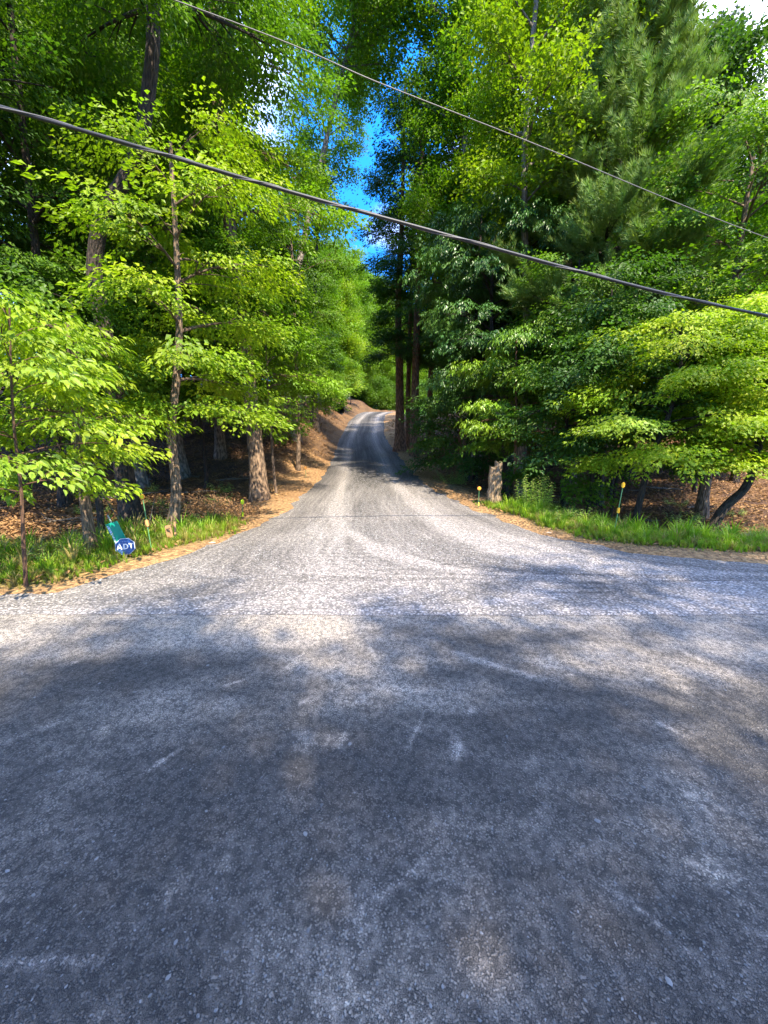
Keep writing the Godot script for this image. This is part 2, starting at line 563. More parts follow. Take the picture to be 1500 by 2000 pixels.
# ---------------------------------------------------------------- textures painted once: wear on the road, wheel tracks on the gravel
func chip_textures(seed_: int, freq: float, binder: Color, dull: Color, pale: Color, bare: float) -> Array:   # stones bedded in fines: [colour, height]; bare: share of stones that stand clear
	var size := 1024
	var f := FastNoiseLite.new()
	f.noise_type = FastNoiseLite.TYPE_CELLULAR
	f.fractal_type = FastNoiseLite.FRACTAL_NONE
	f.cellular_jitter = 1.0
	f.domain_warp_enabled = true
	f.domain_warp_amplitude = 0.5 / freq
	f.domain_warp_frequency = freq * 0.9
	f.seed = seed_
	f.frequency = freq
	f.cellular_return_type = FastNoiseLite.RETURN_CELL_VALUE
	var tone := f.get_seamless_image(size, size).get_data()
	f.cellular_return_type = FastNoiseLite.RETURN_DISTANCE
	var rim := f.get_seamless_image(size, size).get_data()
	f.noise_type = FastNoiseLite.TYPE_SIMPLEX_SMOOTH
	f.fractal_type = FastNoiseLite.FRACTAL_FBM
	f.fractal_octaves = 3
	f.seed = seed_ + 40
	f.frequency = freq * 2.2
	var grit := f.get_seamless_image(size, size).get_data()
	var mud := FastNoiseLite.new()
	mud.seed = seed_ + 1
	mud.frequency = 0.02
	mud.fractal_octaves = 5
	var cover := mud.get_seamless_image(size, size).get_data()
	var col := PackedByteArray(); col.resize(size * size * 3)
	var hgt := PackedByteArray(); hgt.resize(size * size)
	var ramp := []
	var show := PackedFloat32Array()
	for k in 256:
		var a := k / 255.0
		ramp.append(dull.lerp(pale, fposmod(a * 7.31, 1.0) * fposmod(a * 7.31, 1.0)))
		show.append(smoothstep(1.0 - bare - 0.12, 1.0 - bare + 0.12, a))
	for k in size * size:
		var e := 1.0 - smoothstep(0.30, 0.62, rim[k] / 255.0)
		var g := 1.0 - grit[k] / 255.0
		var m := cover[k] / 255.0
		var w := e * clampf(show[tone[k]] + (m - 0.5) * 0.8, 0.0, 1.0)
		var fines := binder.lerp(dull, clampf(g * 2.2 - 0.8 + (m - 0.5) * 0.8, 0.0, 1.0))
		var c: Color = fines.lerp(ramp[tone[k]], w)
		col[k * 3] = int(pow(c.r, 0.4545) * 255.0)
		col[k * 3 + 1] = int(pow(c.g, 0.4545) * 255.0)
		col[k * 3 + 2] = int(pow(c.b, 0.4545) * 255.0)
		hgt[k] = int(255.0 * clampf(0.36 * g + 0.64 * w, 0.0, 1.0))
	return [ImageTexture.create_from_image(Image.create_from_data(size, size, false, Image.FORMAT_RGB8, col)), ImageTexture.create_from_image(Image.create_from_data(size, size, false, Image.FORMAT_L8, hgt))]

func road_wear() -> ImageTexture:
	var w := 1536
	var h := 768    # 12 m by 6 m
	var big := FastNoiseLite.new(); big.seed = 3; big.frequency = 0.55; big.fractal_octaves = 4
	var fine := FastNoiseLite.new(); fine.seed = 8; fine.frequency = 3.2; fine.fractal_octaves = 3
	var val := PackedFloat32Array(); val.resize(w * h)
	var warm := PackedFloat32Array(); warm.resize(w * h)
	for j in h:
		var d := 4.5 - 6.0 * j / h
		for i in w:
			var x := -6.0 + 12.0 * i / w
			var e := big.get_noise_2d(x * 0.8, d * 1.5)
			var g := fine.get_noise_2d(x * 0.9, d * 1.8)
			var a := 0.20 + 0.50 * e + 0.26 * g
			a += 0.75 * smoothstep(2.2, 3.3, d + 0.9 * e)   # dust carried out of the driveway's mouth
			val[j * w + i] = a
			warm[j * w + i] = 0.35 + 0.8 * e
	rng.seed = 77
	for s in 170:   # scuffs and dragged dust
		var x := rng.randf_range(-5.8, 5.8)
		var d := rng.randf_range(-0.6, 4.0)
		var turn := rng.randf_range(-0.5, 0.5) + (0.9 if x < -0.4 else -0.9 if x > 1.2 else rng.randf_range(-1.6, 1.6))
		var curl := rng.randf_range(-0.9, 0.9)
		var length := rng.randf_range(0.08, 0.55) * (2.0 if rng.randf() < 0.2 else 1.0)
		var wide := rng.randf_range(0.008, 0.022) * (2.4 if rng.randf() < 0.15 else 1.0)
		var power := rng.randf_range(0.10, 0.42)
		var steps := int(length / 0.012)
		for k in steps:
			var f := float(k) / steps
			var ang := turn + curl * f
			x += sin(ang) * 0.012
			d += cos(ang) * 0.012
			var r := wide * (0.5 + sin(f * PI)) * (0.7 + 0.6 * rng.randf())
			var pr := int(ceil(r * 2.0 * 128.0))
			var ci := int((x + 6.0) * 128.0)
			var cj := int((4.5 - d) * 128.0)
			for b in range(-pr, pr + 1):
				for a in range(-pr, pr + 1):
					if cj + b < 0 or cj + b >= h or ci + a < 0 or ci + a >= w: continue
					var q := sqrt(float(a * a + b * b)) / (r * 128.0)
					if q < 2.0:
						val[(cj + b) * w + ci + a] += power * exp(-q * q * 1.6) * sin(f * PI) * (0.9 if wide < 0.024 else 0.45)
	for s in 46:   # powdery patches
		var x := rng.randf_range(-5.5, 5.5)
		var d := rng.randf_range(-0.5, 3.4)
		var r := rng.randf_range(0.03, 0.13)
		var pr := int(r * 2.0 * 128.0)
		var ci := int((x + 6.0) * 128.0)
		var cj := int((4.5 - d) * 128.0)
		for b in range(-pr, pr + 1):
			for a in range(-pr, pr + 1):
				if cj + b < 0 or cj + b >= h or ci + a < 0 or ci + a >= w: continue
				var q := sqrt(float(a * a + b * b)) / (r * 128.0)
				var ragged := fine.get_noise_2d((ci + a) * 0.03, (cj + b) * 0.03)
				var add := maxf(0.0, exp(-q * q * 1.3) + ragged * 0.6 - 0.3) * 0.6
				val[(cj + b) * w + ci + a] += add
				warm[(cj + b) * w + ci + a] += add
	var bytes := PackedByteArray(); bytes.resize(w * h * 3)
	for k in w * h:
		var a := clampf(val[k], 0.0, 1.0)
		var wm := clampf(warm[k], 0.0, 1.0)
		var t := pow(lerpf(0.215, 1.0, pow(a, 1.25)), 1.0 / 2.2)
		bytes[k * 3] = int(clampf(t * (0.975 + 0.02 * wm), 0, 1) * 255)
		bytes[k * 3 + 1] = int(clampf(t * 0.965, 0, 1) * 255)
		bytes[k * 3 + 2] = int(clampf(t * (0.965 - 0.04 * wm), 0, 1) * 255)
	return ImageTexture.create_from_image(Image.create_from_data(w, h, false, Image.FORMAT_RGB8, bytes))

func gauss(x: float, m: float, s: float) -> float:
	return exp(-(x - m) * (x - m) / (2.0 * s * s))

const D0 := 3.3
const D1 := 90.0

func track_wear() -> ImageTexture:
	var w := 1024
	var h := 1024
	var n1 := FastNoiseLite.new(); n1.seed = 21; n1.frequency = 1.0; n1.fractal_octaves = 3
	var n2 := FastNoiseLite.new(); n2.seed = 22; n2.frequency = 1.0; n2.fractal_octaves = 4
	var bytes := PackedByteArray(); bytes.resize(w * h * 3)
	for j in h:
		var lg := float(j) / h
		var d := D0 * pow(D1 / D0, lg)
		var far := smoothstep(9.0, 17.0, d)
		for i in w:
			var t := (i + 0.5) / w
			# lines combed along the way by wheels and rake
			var comb := n1.get_noise_2d(t * lerpf(34.0, 24.0, far), lg * 7.0)
			var blot := n2.get_noise_2d(t * 5.0, lg * 11.0)
			var a := 0.69 + 0.15 * comb + 0.20 * blot + (1.0 - far) * 0.13 * n1.get_noise_2d(t * 62.0 + 40.0, lg * 6.0)
			var drift := 0.03 * sin(lg * 9.0)
			var wheels := gauss(t, 0.30 + drift, 0.045) + gauss(t, 0.71 + drift, 0.05)
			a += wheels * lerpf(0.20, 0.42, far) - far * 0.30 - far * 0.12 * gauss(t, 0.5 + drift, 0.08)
			# pale trail that fans out to the right of the mouth, and a straight one through the middle
			a += (1.0 - far) * (0.46 * gauss(t, lerpf(0.30, 0.47, smoothstep(9.0, 4.5, d)), 0.016) + 0.42 * gauss(t, 0.69 - 0.06 * smoothstep(6.0, 4.0, d), 0.026) + 0.2 * gauss(t, 0.80 - 0.05 * smoothstep(6.0, 4.0, d), 0.014))
			a -= (1.0 - far) * 0.16 * gauss(t, 0.40, 0.035) * smoothstep(6.5, 8.0, d) * smoothstep(11.0, 9.0, d)
			# lug prints of a loader
			if d > 3.95 and d < 5.1 and absf(t - 0.51) < 0.027:
				a -= 0.34 * smoothstep(-0.2, 0.5, sin(d * 46.0)) * clampf(0.7 + blot, 0.0, 1.0)
			if d > 4.4 and d < 6.0 and absf(t - 0.37) < 0.05:
				a -= 0.18 * smoothstep(-0.1, 0.6, sin(d * 38.0 + t * 9.0)) * clampf(0.7 + blot, 0.0, 1.0)
			# powder where gravel meets paving
			a += 0.16 * smoothstep(4.1, 3.45, d + 0.3 * blot)
			a = clampf(a, 0.16, 1.0)
			var g := pow(a, 1.0 / 1.7)
			bytes[(j * w + i) * 3] = int(clampf(g * 1.0, 0, 1) * 255)
			bytes[(j * w + i) * 3 + 1] = int(clampf(g * 0.975, 0, 1) * 255)
			bytes[(j * w + i) * 3 + 2] = int(clampf(g * 0.965, 0, 1) * 255)
	return ImageTexture.create_from_image(Image.create_from_data(w, h, false, Image.FORMAT_RGB8, bytes))

func cloud_cover() -> ImageTexture:
	var w := 1024
	var h := 512
	var f := FastNoiseLite.new(); f.seed = 111; f.frequency = 1.0; f.fractal_octaves = 5
	var bytes := PackedByteArray(); bytes.resize(w * h * 4)
	for j in h:
		var el := (0.5 - (j + 0.5) / h) * PI
		for i in w:
			var k := (j * w + i) * 4
			bytes[k] = 255; bytes[k + 1] = 252; bytes[k + 2] = 250
			if el < 0.0: continue
			var az := (i + 0.5) / w * TAU
			var dir := Vector3(sin(az) * cos(el), sin(el), -cos(az) * cos(el))
			var s := 1.15 / (dir.y + 0.35)
			var a := f.get_noise_3d(dir.x * s * 0.8, dir.z * s * 0.8, 2.0)
			bytes[k + 3] = int(255.0 * clampf((a - 0.02) * 1.75, 0.0, 1.0) * smoothstep(0.02, 0.25, el))
	return ImageTexture.create_from_image(Image.create_from_data(w, h, false, Image.FORMAT_RGBA8, bytes))

# ---------------------------------------------------------------- setting
func build_ground() -> void:
	var xs := [0.0]
	while xs[-1] < 380.0: xs.append(xs[-1] + maxf(0.2, 0.035 * (xs[-1] - 4.0)))
	var neg := []
	for k in range(xs.size() - 1, 0, -1): neg.append(-xs[k])
	xs = neg + xs
	var ds := [3.0]
	while ds[-1] < 420.0: ds.append(ds[-1] + maxf(0.17, 0.022 * (ds[-1] - 5.0)))
	var back := [3.0]
	while back[-1] > -120.0: back.append(back[-1] - maxf(0.5, 0.12 * (1.0 - back[-1])))
	back.reverse(); back.pop_back()
	ds = back + ds
	var nx := xs.size()
	var nd := ds.size()
	var mb := MB.new()
	mb.v.resize(nx * nd); mb.n.resize(nx * nd); mb.uv.resize(nx * nd); mb.c.resize(nx * nd)
	for j in nd:
		for i in nx:
			var x: float = xs[i]
			var d: float = ds[j]
			var o := outside(x, d)
			var k := j * nx + i
			mb.v[k] = Vector3(x, ground_y(x, d, o), -d)
			mb.uv[k] = Vector2(x, d) * 0.4
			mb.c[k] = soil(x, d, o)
	for j in nd:
		for i in nx:
			var a := mb.v[j * nx + maxi(i - 1, 0)]
			var b := mb.v[j * nx + mini(i + 1, nx - 1)]
			var e := mb.v[maxi(j - 1, 0) * nx + i]
			var g := mb.v[mini(j + 1, nd - 1) * nx + i]
			mb.n[j * nx + i] = (b - a).cross(g - e).normalized()
	for j in nd - 1:
		for i in nx - 1:
			var a := j * nx + i
			mb.ix.append(a); mb.ix.append(a + nx); mb.ix.append(a + nx + 1)
			mb.ix.append(a); mb.ix.append(a + nx + 1); mb.ix.append(a + 1)
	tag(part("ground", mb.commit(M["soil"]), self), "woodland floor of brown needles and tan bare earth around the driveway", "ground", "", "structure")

func soil(x: float, d: float, o: Vector2) -> Color:
	var s := o.x
	var w1 := fuzz.get_noise_2d(x * 3.0 + 50, d * 3.0)
	var w2 := fuzz.get_noise_2d(x * 12.0, d * 12.0 + 30)
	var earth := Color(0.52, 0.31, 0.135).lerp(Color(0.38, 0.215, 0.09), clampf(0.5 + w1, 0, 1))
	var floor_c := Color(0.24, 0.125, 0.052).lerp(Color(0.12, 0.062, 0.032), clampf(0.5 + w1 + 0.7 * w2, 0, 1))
	var grass := Color(0.16, 0.20, 0.04)
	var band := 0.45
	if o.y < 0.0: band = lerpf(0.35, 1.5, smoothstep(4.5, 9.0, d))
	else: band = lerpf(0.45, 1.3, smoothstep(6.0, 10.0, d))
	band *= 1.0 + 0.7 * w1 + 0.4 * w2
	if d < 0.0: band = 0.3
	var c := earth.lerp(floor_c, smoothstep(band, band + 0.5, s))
	if o.y < 0.0 and d > 20.0 and s > 0.0:   # cut bank above the driveway, raw earth
		c = c.lerp(Color(0.23, 0.118, 0.042).lerp(Color(0.09, 0.05, 0.024), clampf(0.5 + 0.9 * w2 + 0.5 * w1, 0, 1)), (1.0 - smoothstep(1.8, 3.6, s + w1)) * 0.85)
	if d > 42.0 and d < 100.0 and x > 2.4 and x < 40.0 and o.y > 0.0 and s > 1.2:
		c = c.lerp(Color(0.20, 0.42, 0.02), smoothstep(43.0, 46.0, d + w1 * 2.0) * smoothstep(1.2, 2.4, s))
	if d > 62.0 and x < -9.0 and x > -30.0 and o.y < 0.0:
		c = c.lerp(Color(0.22, 0.36, 0.03), 0.8 * smoothstep(62.0, 66.0, d + w1 * 4.0))
	var g := grassy(x, d, o, w1)
	return c.lerp(grass, g * 0.85)

func grassy(x: float, d: float, o: Vector2, w1: float) -> float:
	var s := o.x
	if d < -3.0: return smoothstep(0.3, 0.8, s) * (1.0 - smoothstep(2.0, 4.0, s))
	if o.y < 0.0:
		return smoothstep(0.22, 0.5, s + w1 * 0.3) * (1.0 - smoothstep(1.8, 2.8, s + w1 * 0.5)) * (1.0 - smoothstep(6.6, 7.8, d + w1)) * smoothstep(-0.35, 0.1, w1 + 0.25)
	return smoothstep(0.35, 0.65, s + w1 * 0.3) * (1.0 - smoothstep(1.7, 2.7, s + w1 * 0.4)) * (1.0 - smoothstep(9.0, 10.2, d + w1))

func build_road() -> void:
	var mb := MB.new()
	for j in 41:
		var d := 5.0 - 9.6 * j / 40.0
		for i in 121:
			var x := -60.0 + i
			mb.v.append(Vector3(x, 0.0, -d)); mb.n.append(Vector3.UP)
			mb.uv.append(Vector2(x, d) / 1.12)
			mb.uv2.append(Vector2((x + 6.0) / 12.0, (4.5 - d) / 6.0))
	for j in 40:
		for i in 120:
			var a := j * 121 + i
			mb.ix.append(a); mb.ix.append(a + 1); mb.ix.append(a + 122)
			mb.ix.append(a); mb.ix.append(a + 122); mb.ix.append(a + 121)
	tag(part("road", mb.commit(M["asphalt"]), self), "dusty dark asphalt road crossing the foreground", "road", "", "structure")

func drive_frame(d: float) -> Array:   # [left edge, right edge] of the driveway at path length d, as Vector2(x, d)
	if d <= 50.0:
		return [Vector2(x_at(left_pts, d), d), Vector2(x_at(right_pts, d), d)]
	var f := clampf((d - 50.0) / 40.0, 0.0, 1.0)
	return [along_line(left_pts, f), along_line(right_pts, f)]

func along_line(line: PackedVector2Array, f: float) -> Vector2:
	var k0 := 0
	var start := Vector2(x_at(line, 50.0), 50.0)
	while line[k0].y <= 50.0: k0 += 1
	var total := start.distance_to(line[k0])
	for k in range(k0, line.size() - 1): total += line[k].distance_to(line[k + 1])
	var want := total * f
	var a := start
	for k in range(k0, line.size()):
		var step := a.distance_to(line[k])
		if step >= want: return a.lerp(line[k], want / maxf(step, 0.001))
		want -= step
		a = line[k]
	return a

func build_driveway() -> void:
	var mb := MB.new()
	var rows := 150
	var cols := 48
	for j in rows + 1:
		var f := float(j) / rows
		var d := 3.48 * pow(D1 / 3.48, f)
		var e := drive_frame(d)
		var a: Vector2 = e[0]
		var b: Vector2 = e[1]
		if d < 4.4:   # the mouth: both edges run out along the road
			a.x = maxf(a.x, -7.0); b.x = minf(b.x, 7.5)
		var out := (a - b).normalized() * 0.6
		a += out; b -= out
		for i in cols + 1:
			var t := float(i) / cols
			var p := a.lerp(b, t)
			if j == 0: p.y += 0.05 * fuzz.get_noise_2d(p.x * 14.0, 3.0) + 0.04 * fuzz.get_noise_2d(p.x * 60.0, 9.0)
			var y := base_h(p.y) + 0.014 + 0.035 * (1.0 - pow(2.0 * t - 1.0, 2.0)) * smoothstep(3.6, 6.0, d) + 0.012 * fuzz.get_noise_2d(t * 160.0, log(d) * 22.0) * smoothstep(3.6, 4.6, d) * (1.0 - pow(absf(2.0 * t - 1.0), 8.0))
			if j == 0: y = 0.004
			mb.v.append(Vector3(p.x, y, -p.y))
			mb.uv.append(p / 1.8)
			mb.uv2.append(Vector2(t, log(d / D0) / log(D1 / D0)))
	var w := cols + 1
	mb.n.resize(mb.v.size())
	for j in rows + 1:
		for i in w:
			var a := mb.v[j * w + maxi(i - 1, 0)]
			var b := mb.v[j * w + mini(i + 1, cols)]
			var e := mb.v[maxi(j - 1, 0) * w + i]
			var g := mb.v[mini(j + 1, rows) * w + i]
			mb.n[j * w + i] = (b - a).cross(g - e).normalized()
	for j in rows:
		for i in cols:
			var a := j * w + i
			mb.ix.append(a); mb.ix.append(a + w); mb.ix.append(a + w + 1)
			mb.ix.append(a); mb.ix.append(a + w + 1); mb.ix.append(a + 1)
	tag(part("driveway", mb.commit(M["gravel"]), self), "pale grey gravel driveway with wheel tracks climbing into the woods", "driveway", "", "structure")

func pebble_mesh(seed_: int) -> MB:
	var r := RandomNumberGenerator.new(); r.seed = seed_
	var mb := MB.new()
	var ring := []
	for k in 6:
		var g := TAU * k / 6.0
		ring.append(Vector3(cos(g) * r.randf_range(0.75, 1.1), r.randf_range(-0.1, 0.15), sin(g) * r.randf_range(0.55, 0.85)))
	var top := Vector3(r.randf_range(-0.2, 0.2), 0.6, r.randf_range(-0.2, 0.2))
	var low := Vector3(0, -0.5, 0)
	for k in 6:
		mb.tri(ring[(k + 1) % 6], ring[k], top)
		mb.tri(ring[k], ring[(k + 1) % 6], low)
	return mb

func build_stones() -> void:
	rng.seed = 5
	var where := []
	var tints := []
	for k in 6000:   # loose chips on the asphalt, thicker close by where they can be told apart
		var d := rng.randf_range(-0.2, 3.7) if k % 3 else rng.randf_range(-0.2, 1.6)
		var x := rng.randf_range(-1.0, 1.0) * (1.6 + 1.15 * maxf(d, 0.0))
		var s := 0.0032 + 0.0034 * pow(rng.randf(), 3.0)
		if rng.randf() < 0.012: s = rng.randf_range(0.008, 0.015)
		where.append(Transform3D(Basis(Vector3.UP, rng.randf() * TAU).scaled(Vector3(s, s * 0.7, s)), Vector3(x, s * 0.15, -d)))
		var a := rng.randf_range(0.08, 0.24)
		tints.append(Color(a, a * 0.97, a * 0.93))
	tag(scatter("loose_chips", pebble_mesh(4).commit(M["stone"]), where, tints, self), "small loose stone chips strewn over the dark road", "gravel")
	where = []
	tints = []
	for k in 26000:
		var d := 3.5 * pow(5.0, rng.randf())
		var e := drive_frame(d)
		var t := rng.randf_range(-0.04, 1.04)
		var p: Vector2 = e[0].lerp(e[1], t)
		if absf(p.x) > 7.0: continue
		var s := rng.randf_range(0.007, 0.014)
		var y := base_h(d) + 0.016 + 0.035 * (1.0 - pow(2.0 * t - 1.0, 2.0)) * smoothstep(3.6, 6.0, d)
		where.append(Transform3D(Basis(Vector3.UP, rng.randf() * TAU).scaled(Vector3(s, s * 0.7, s)), Vector3(p.x, y, -p.y)))
		var a := rng.randf_range(0.15, 0.42)
		tints.append(Color(a, a * 0.97, a * 0.94))
	tag(scatter("driveway_gravel", pebble_mesh(9).commit(M["stone"]), where, tints, self), "loose pale gravel lying on the driveway", "gravel")

func build_grass() -> void:
	rng.seed = 12
	var tuft := MB.new()
	for k in 16:
		var g := rng.randf() * TAU
		var b := Vector3(cos(g), 0, sin(g)) * rng.randf_range(0.0, 0.06)
		var out := Vector3(cos(g), 0, sin(g)).rotated(Vector3.UP, rng.randf_range(-0.6, 0.6))
		var hgt := rng.randf_range(0.6, 1.1)
		var bend := rng.randf_range(0.12, 0.55)
		var side := Vector3(-out.z, 0, out.x) * 0.022
		var m := b + Vector3(0, hgt * 0.55, 0) + out * bend * 0.3
		var tip := b + Vector3(0, hgt * (1.0 - bend * 0.35), 0) + out * bend
		tuft.tri(b - side, b + side, m + side * 0.8)
		tuft.tri(b - side, m + side * 0.8, m - side * 0.8)
		tuft.tri(m - side * 0.8, m + side * 0.8, tip)
	var mesh := tuft.commit(M["grass"])
	var sides := {"left": [[], []], "right": [[], []], "behind": [[], []]}
	for k in 70000:
		var left := k % 3 == 0
		var x := rng.randf_range(-9.0, -2.2) if left else rng.randf_range(1.6, 13.0)
		var d := rng.randf_range(3.5, 9.0) if left else rng.randf_range(4.2, 10.5)
		var o := outside(x, d)
		var w1 := fuzz.get_noise_2d(x * 3.0 + 50, d * 3.0)
		var g := grassy(x, d, o, w1)
		if rng.randf() > g * (0.7 if left else 1.0): continue
		var s := rng.randf_range(0.10, 0.24) * (0.55 + 0.45 * smoothstep(0.3, 1.1, o.x))
		if rng.randf() < 0.08: s *= rng.randf_range(1.4, 2.2)
		if left: s *= 1.1
		var c := Color(0.350, 0.500, 0.030).lerp(Color(0.170, 0.33, 0.022), rng.randf())
		if rng.randf() < (0.34 if left else 0.2): c = Color(0.36, 0.29, 0.10)
		if o.x < 0.7 and rng.randf() < 0.3: c = c.lerp(Color(0.34, 0.30, 0.06), 0.6)
		var set_: Array = sides["left" if left else "right"]
		set_[0].append(Transform3D(Basis(Vector3.UP, rng.randf() * TAU).scaled(Vector3(s * 1.1, s, s * 1.1)), spot(x, d, 0.01)))
		set_[1].append(c)
	tag(scatter("verge_grass", mesh, sides.left[0], sides.left[1], self), "long green grass around the signs on the left verge", "grass")
	tag(scatter("verge_grass", mesh, sides.right[0], sides.right[1], self), "bright sunlit grass strip along the right edge of the gravel", "grass")
	# lawn seen between the trunks at the top of the rise
	var lw := []
	var lt := []
	for k in 7000:
		var x := rng.randf_range(2.6, 20.0)
		var d := rng.randf_range(45.0, 76.0)
		var lo := outside(x, d)
		if lo.x < 2.0 or lo.y < 0.0: continue
		var s := rng.randf_range(0.1, 0.2)
		lw.append(Transform3D(Basis(Vector3.UP, rng.randf() * TAU).scaled(Vector3(s * 2.5, s, s * 2.5)), spot(x, d, 0.01)))
		lt.append(Color(0.17, 0.33, 0.02).lerp(Color(0.12, 0.26, 0.02), rng.randf()))
	tag(scatter("lawn", mesh, lw, lt, self), "sunny mown lawn beyond the trunks at the top of the driveway", "lawn")

func build_litter() -> void:
	rng.seed = 31
	var one := MB.new()
	for k in 5:
		var t := Transform3D(rot(rng.randf() * TAU, rng.randf_range(-0.2, 0.3), rng.randf_range(-0.7, 0.7)), Vector3(rng.randf_range(-0.12, 0.12), rng.randf_range(0.0, 0.02), rng.randf_range(-0.12, 0.12)))
		add_leaf(one, t, rng.randf_range(0.06, 0.1), rng.randf_range(0.015, 0.045), 0.25, -0.2, false)
	var where := []
	var tints := []
	for k in 60000:
		var d := 3.7 + 40.0 * pow(rng.randf(), 1.7)
		var x := rng.randf_range(-1.0, 1.0) * (5.0 + d * 0.95)
		var o := outside(x, d)
		if o.x < 0.35: continue
		var band := 0.6 if o.y < 0.0 and d < 8.0 else 0.5 if d > 19.0 else 1.5
		if rng.randf() > smoothstep(band * 0.4, band + 0.8, o.x) + 0.06: continue
		var p := spot(x, d, -0.004)
		where.append(Transform3D(Basis(Vector3.UP, rng.randf() * TAU).scaled(Vector3.ONE * rng.randf_range(0.7, 1.5) * (1.0 + maxf(d - 12.0, 0.0) * 0.03)), p))
		tints.append(Color(0.30, 0.155, 0.06).lerp(Color(0.12, 0.065, 0.035), rng.randf()).lerp(Color(0.45, 0.27, 0.11), rng.randf() * rng.randf()))
	tag(scatter("leaf_litter", one.commit(M["litter"]), where, tints, self), "brown fallen leaves and needles over the woodland floor", "leaf litter")

# ---------------------------------------------------------------- small things
func flat_letters(text: String, size: float, depth: float, m: Material) -> TextMesh:
	var t := TextMesh.new()
	var f := SystemFont.new()
	f.font_names = PackedStringArray(["Droid Sans"])
	f.font_weight = 700
	t.font = f
	t.text = text
	t.font_size = 64
	t.pixel_size = size / 64.0
	t.depth = depth
	t.curve_step = 4.0
	t.material = m
	return t

func disc(r: float, sides: int, thick: float, turn := 0.0) -> MB:   # faces +z
	var mb := MB.new()
	for k in sides:
		var a := TAU * k / sides + turn
		var b := TAU * (k + 1) / sides + turn
		var p := Vector3(cos(a) * r, sin(a) * r, thick * 0.5)
		var q := Vector3(cos(b) * r, sin(b) * r, thick * 0.5)
		var z := Vector3(0, 0, thick)
		mb.tri(Vector3(0, 0, thick * 0.5), p, q)
		mb.tri(Vector3(0, 0, -thick * 0.5), q - z, p - z)
		mb.quad(p, p - z, q - z, q)
	return mb

func build_signs() -> void:
	var at := spot(-3.50, 5.15, 0.0)
	var yard := thing("yard_sign", "blue octagonal security yard sign with white letters low in the grass", "sign", at)
	yard.rotation = Vector3(0, 0.5, 0.0)
	var stake := MB.new()
	stake.tube(PackedVector3Array([Vector3(0, -0.1, -0.012), Vector3(0, 0.16, -0.012)]), PackedFloat32Array([0.008, 0.008]), 6)
	part("stake", stake.commit(M["steel"]), yard)
	var cy := Vector3(0, 0.165, 0)
	part("rim", disc(0.122, 8, 0.008, PI / 8).commit(mat(Color(0.62, 0.66, 0.72), 0.4)), yard, Transform3D(Basis(), cy - Vector3(0, 0, 0.004)))
	part("face", disc(0.114, 8, 0.010, PI / 8).commit(mat(Color(0.016, 0.085, 0.30), 0.35)), yard, Transform3D(Basis(), cy))
	part("lettering", flat_letters("ADT", 0.104, 0.002, mat(Color(0.85, 0.86, 0.88), 0.5)), yard, Transform3D(Basis().scaled(Vector3(1.0, 1.0, 1.0)), cy + Vector3(0, 0.0, 0.0065)))
	for s in [[0.048, 0.068, 0.005], [-0.050, 0.075, 0.004], [-0.064, 0.066, 0.004], [-0.078, 0.050, 0.004]]:
		var bar := MB.new()
		bar.box(Vector3(-s[1], s[0] - s[2] * 0.5, 0.0045), Vector3(s[1], s[0] + s[2] * 0.5, 0.0065))
		part("printed_line", bar.commit(mat(Color(0.14, 0.24, 0.50), 0.5)), yard, Transform3D(Basis(), cy))
	for k in 5:
		var dot := MB.new()
		dot.box(Vector3(-0.046 + 0.019 * k, 0.066 - 0.004 * (k % 2), 0.0045), Vector3(-0.036 + 0.019 * k, 0.074 + 0.004 * (k % 3), 0.0065))
		part("printed_mark", dot.commit(mat(Color(0.14, 0.24, 0.50), 0.5)), yard, Transform3D(Basis(), cy))

	var gp := spot(-3.60, 5.34, 0.0)
	var plate := thing("address_sign", "tilted teal green house number plate on a leaning stake", "sign", gp)
	plate.rotation = Vector3(0.0, 0.5, 0.30)
	var post := MB.new()
	post.tube(PackedVector3Array([Vector3(-0.01, -0.15, -0.02), Vector3(0.0, 0.62, -0.02)]), PackedFloat32Array([0.011, 0.011]), 6)
	part("stake", post.commit(M["steel"]), plate)
	var pl := MB.new()
	pl.box(Vector3(-0.072, 0.22, -0.006), Vector3(0.072, 0.51, 0.004))
	part("plate", pl.commit(mat(Color(0.004, 0.30, 0.20), 0.35)), plate)
	rng.seed = 4
	var y := 0.23
	while y < 0.47:   # worn characters that run up the plate's left edge
		var hgt := rng.randf_range(0.012, 0.03)
		var ch := MB.new()
		ch.box(Vector3(-0.066, y, 0.0035), Vector3(-0.066 + rng.randf_range(0.014, 0.026), y + hgt, 0.0058))
		part("character", ch.commit(mat(Color(0.55, 0.62, 0.85) if y > 0.36 else Color(0.75, 0.82, 0.80), 0.5)), plate)
		y += hgt + 0.007

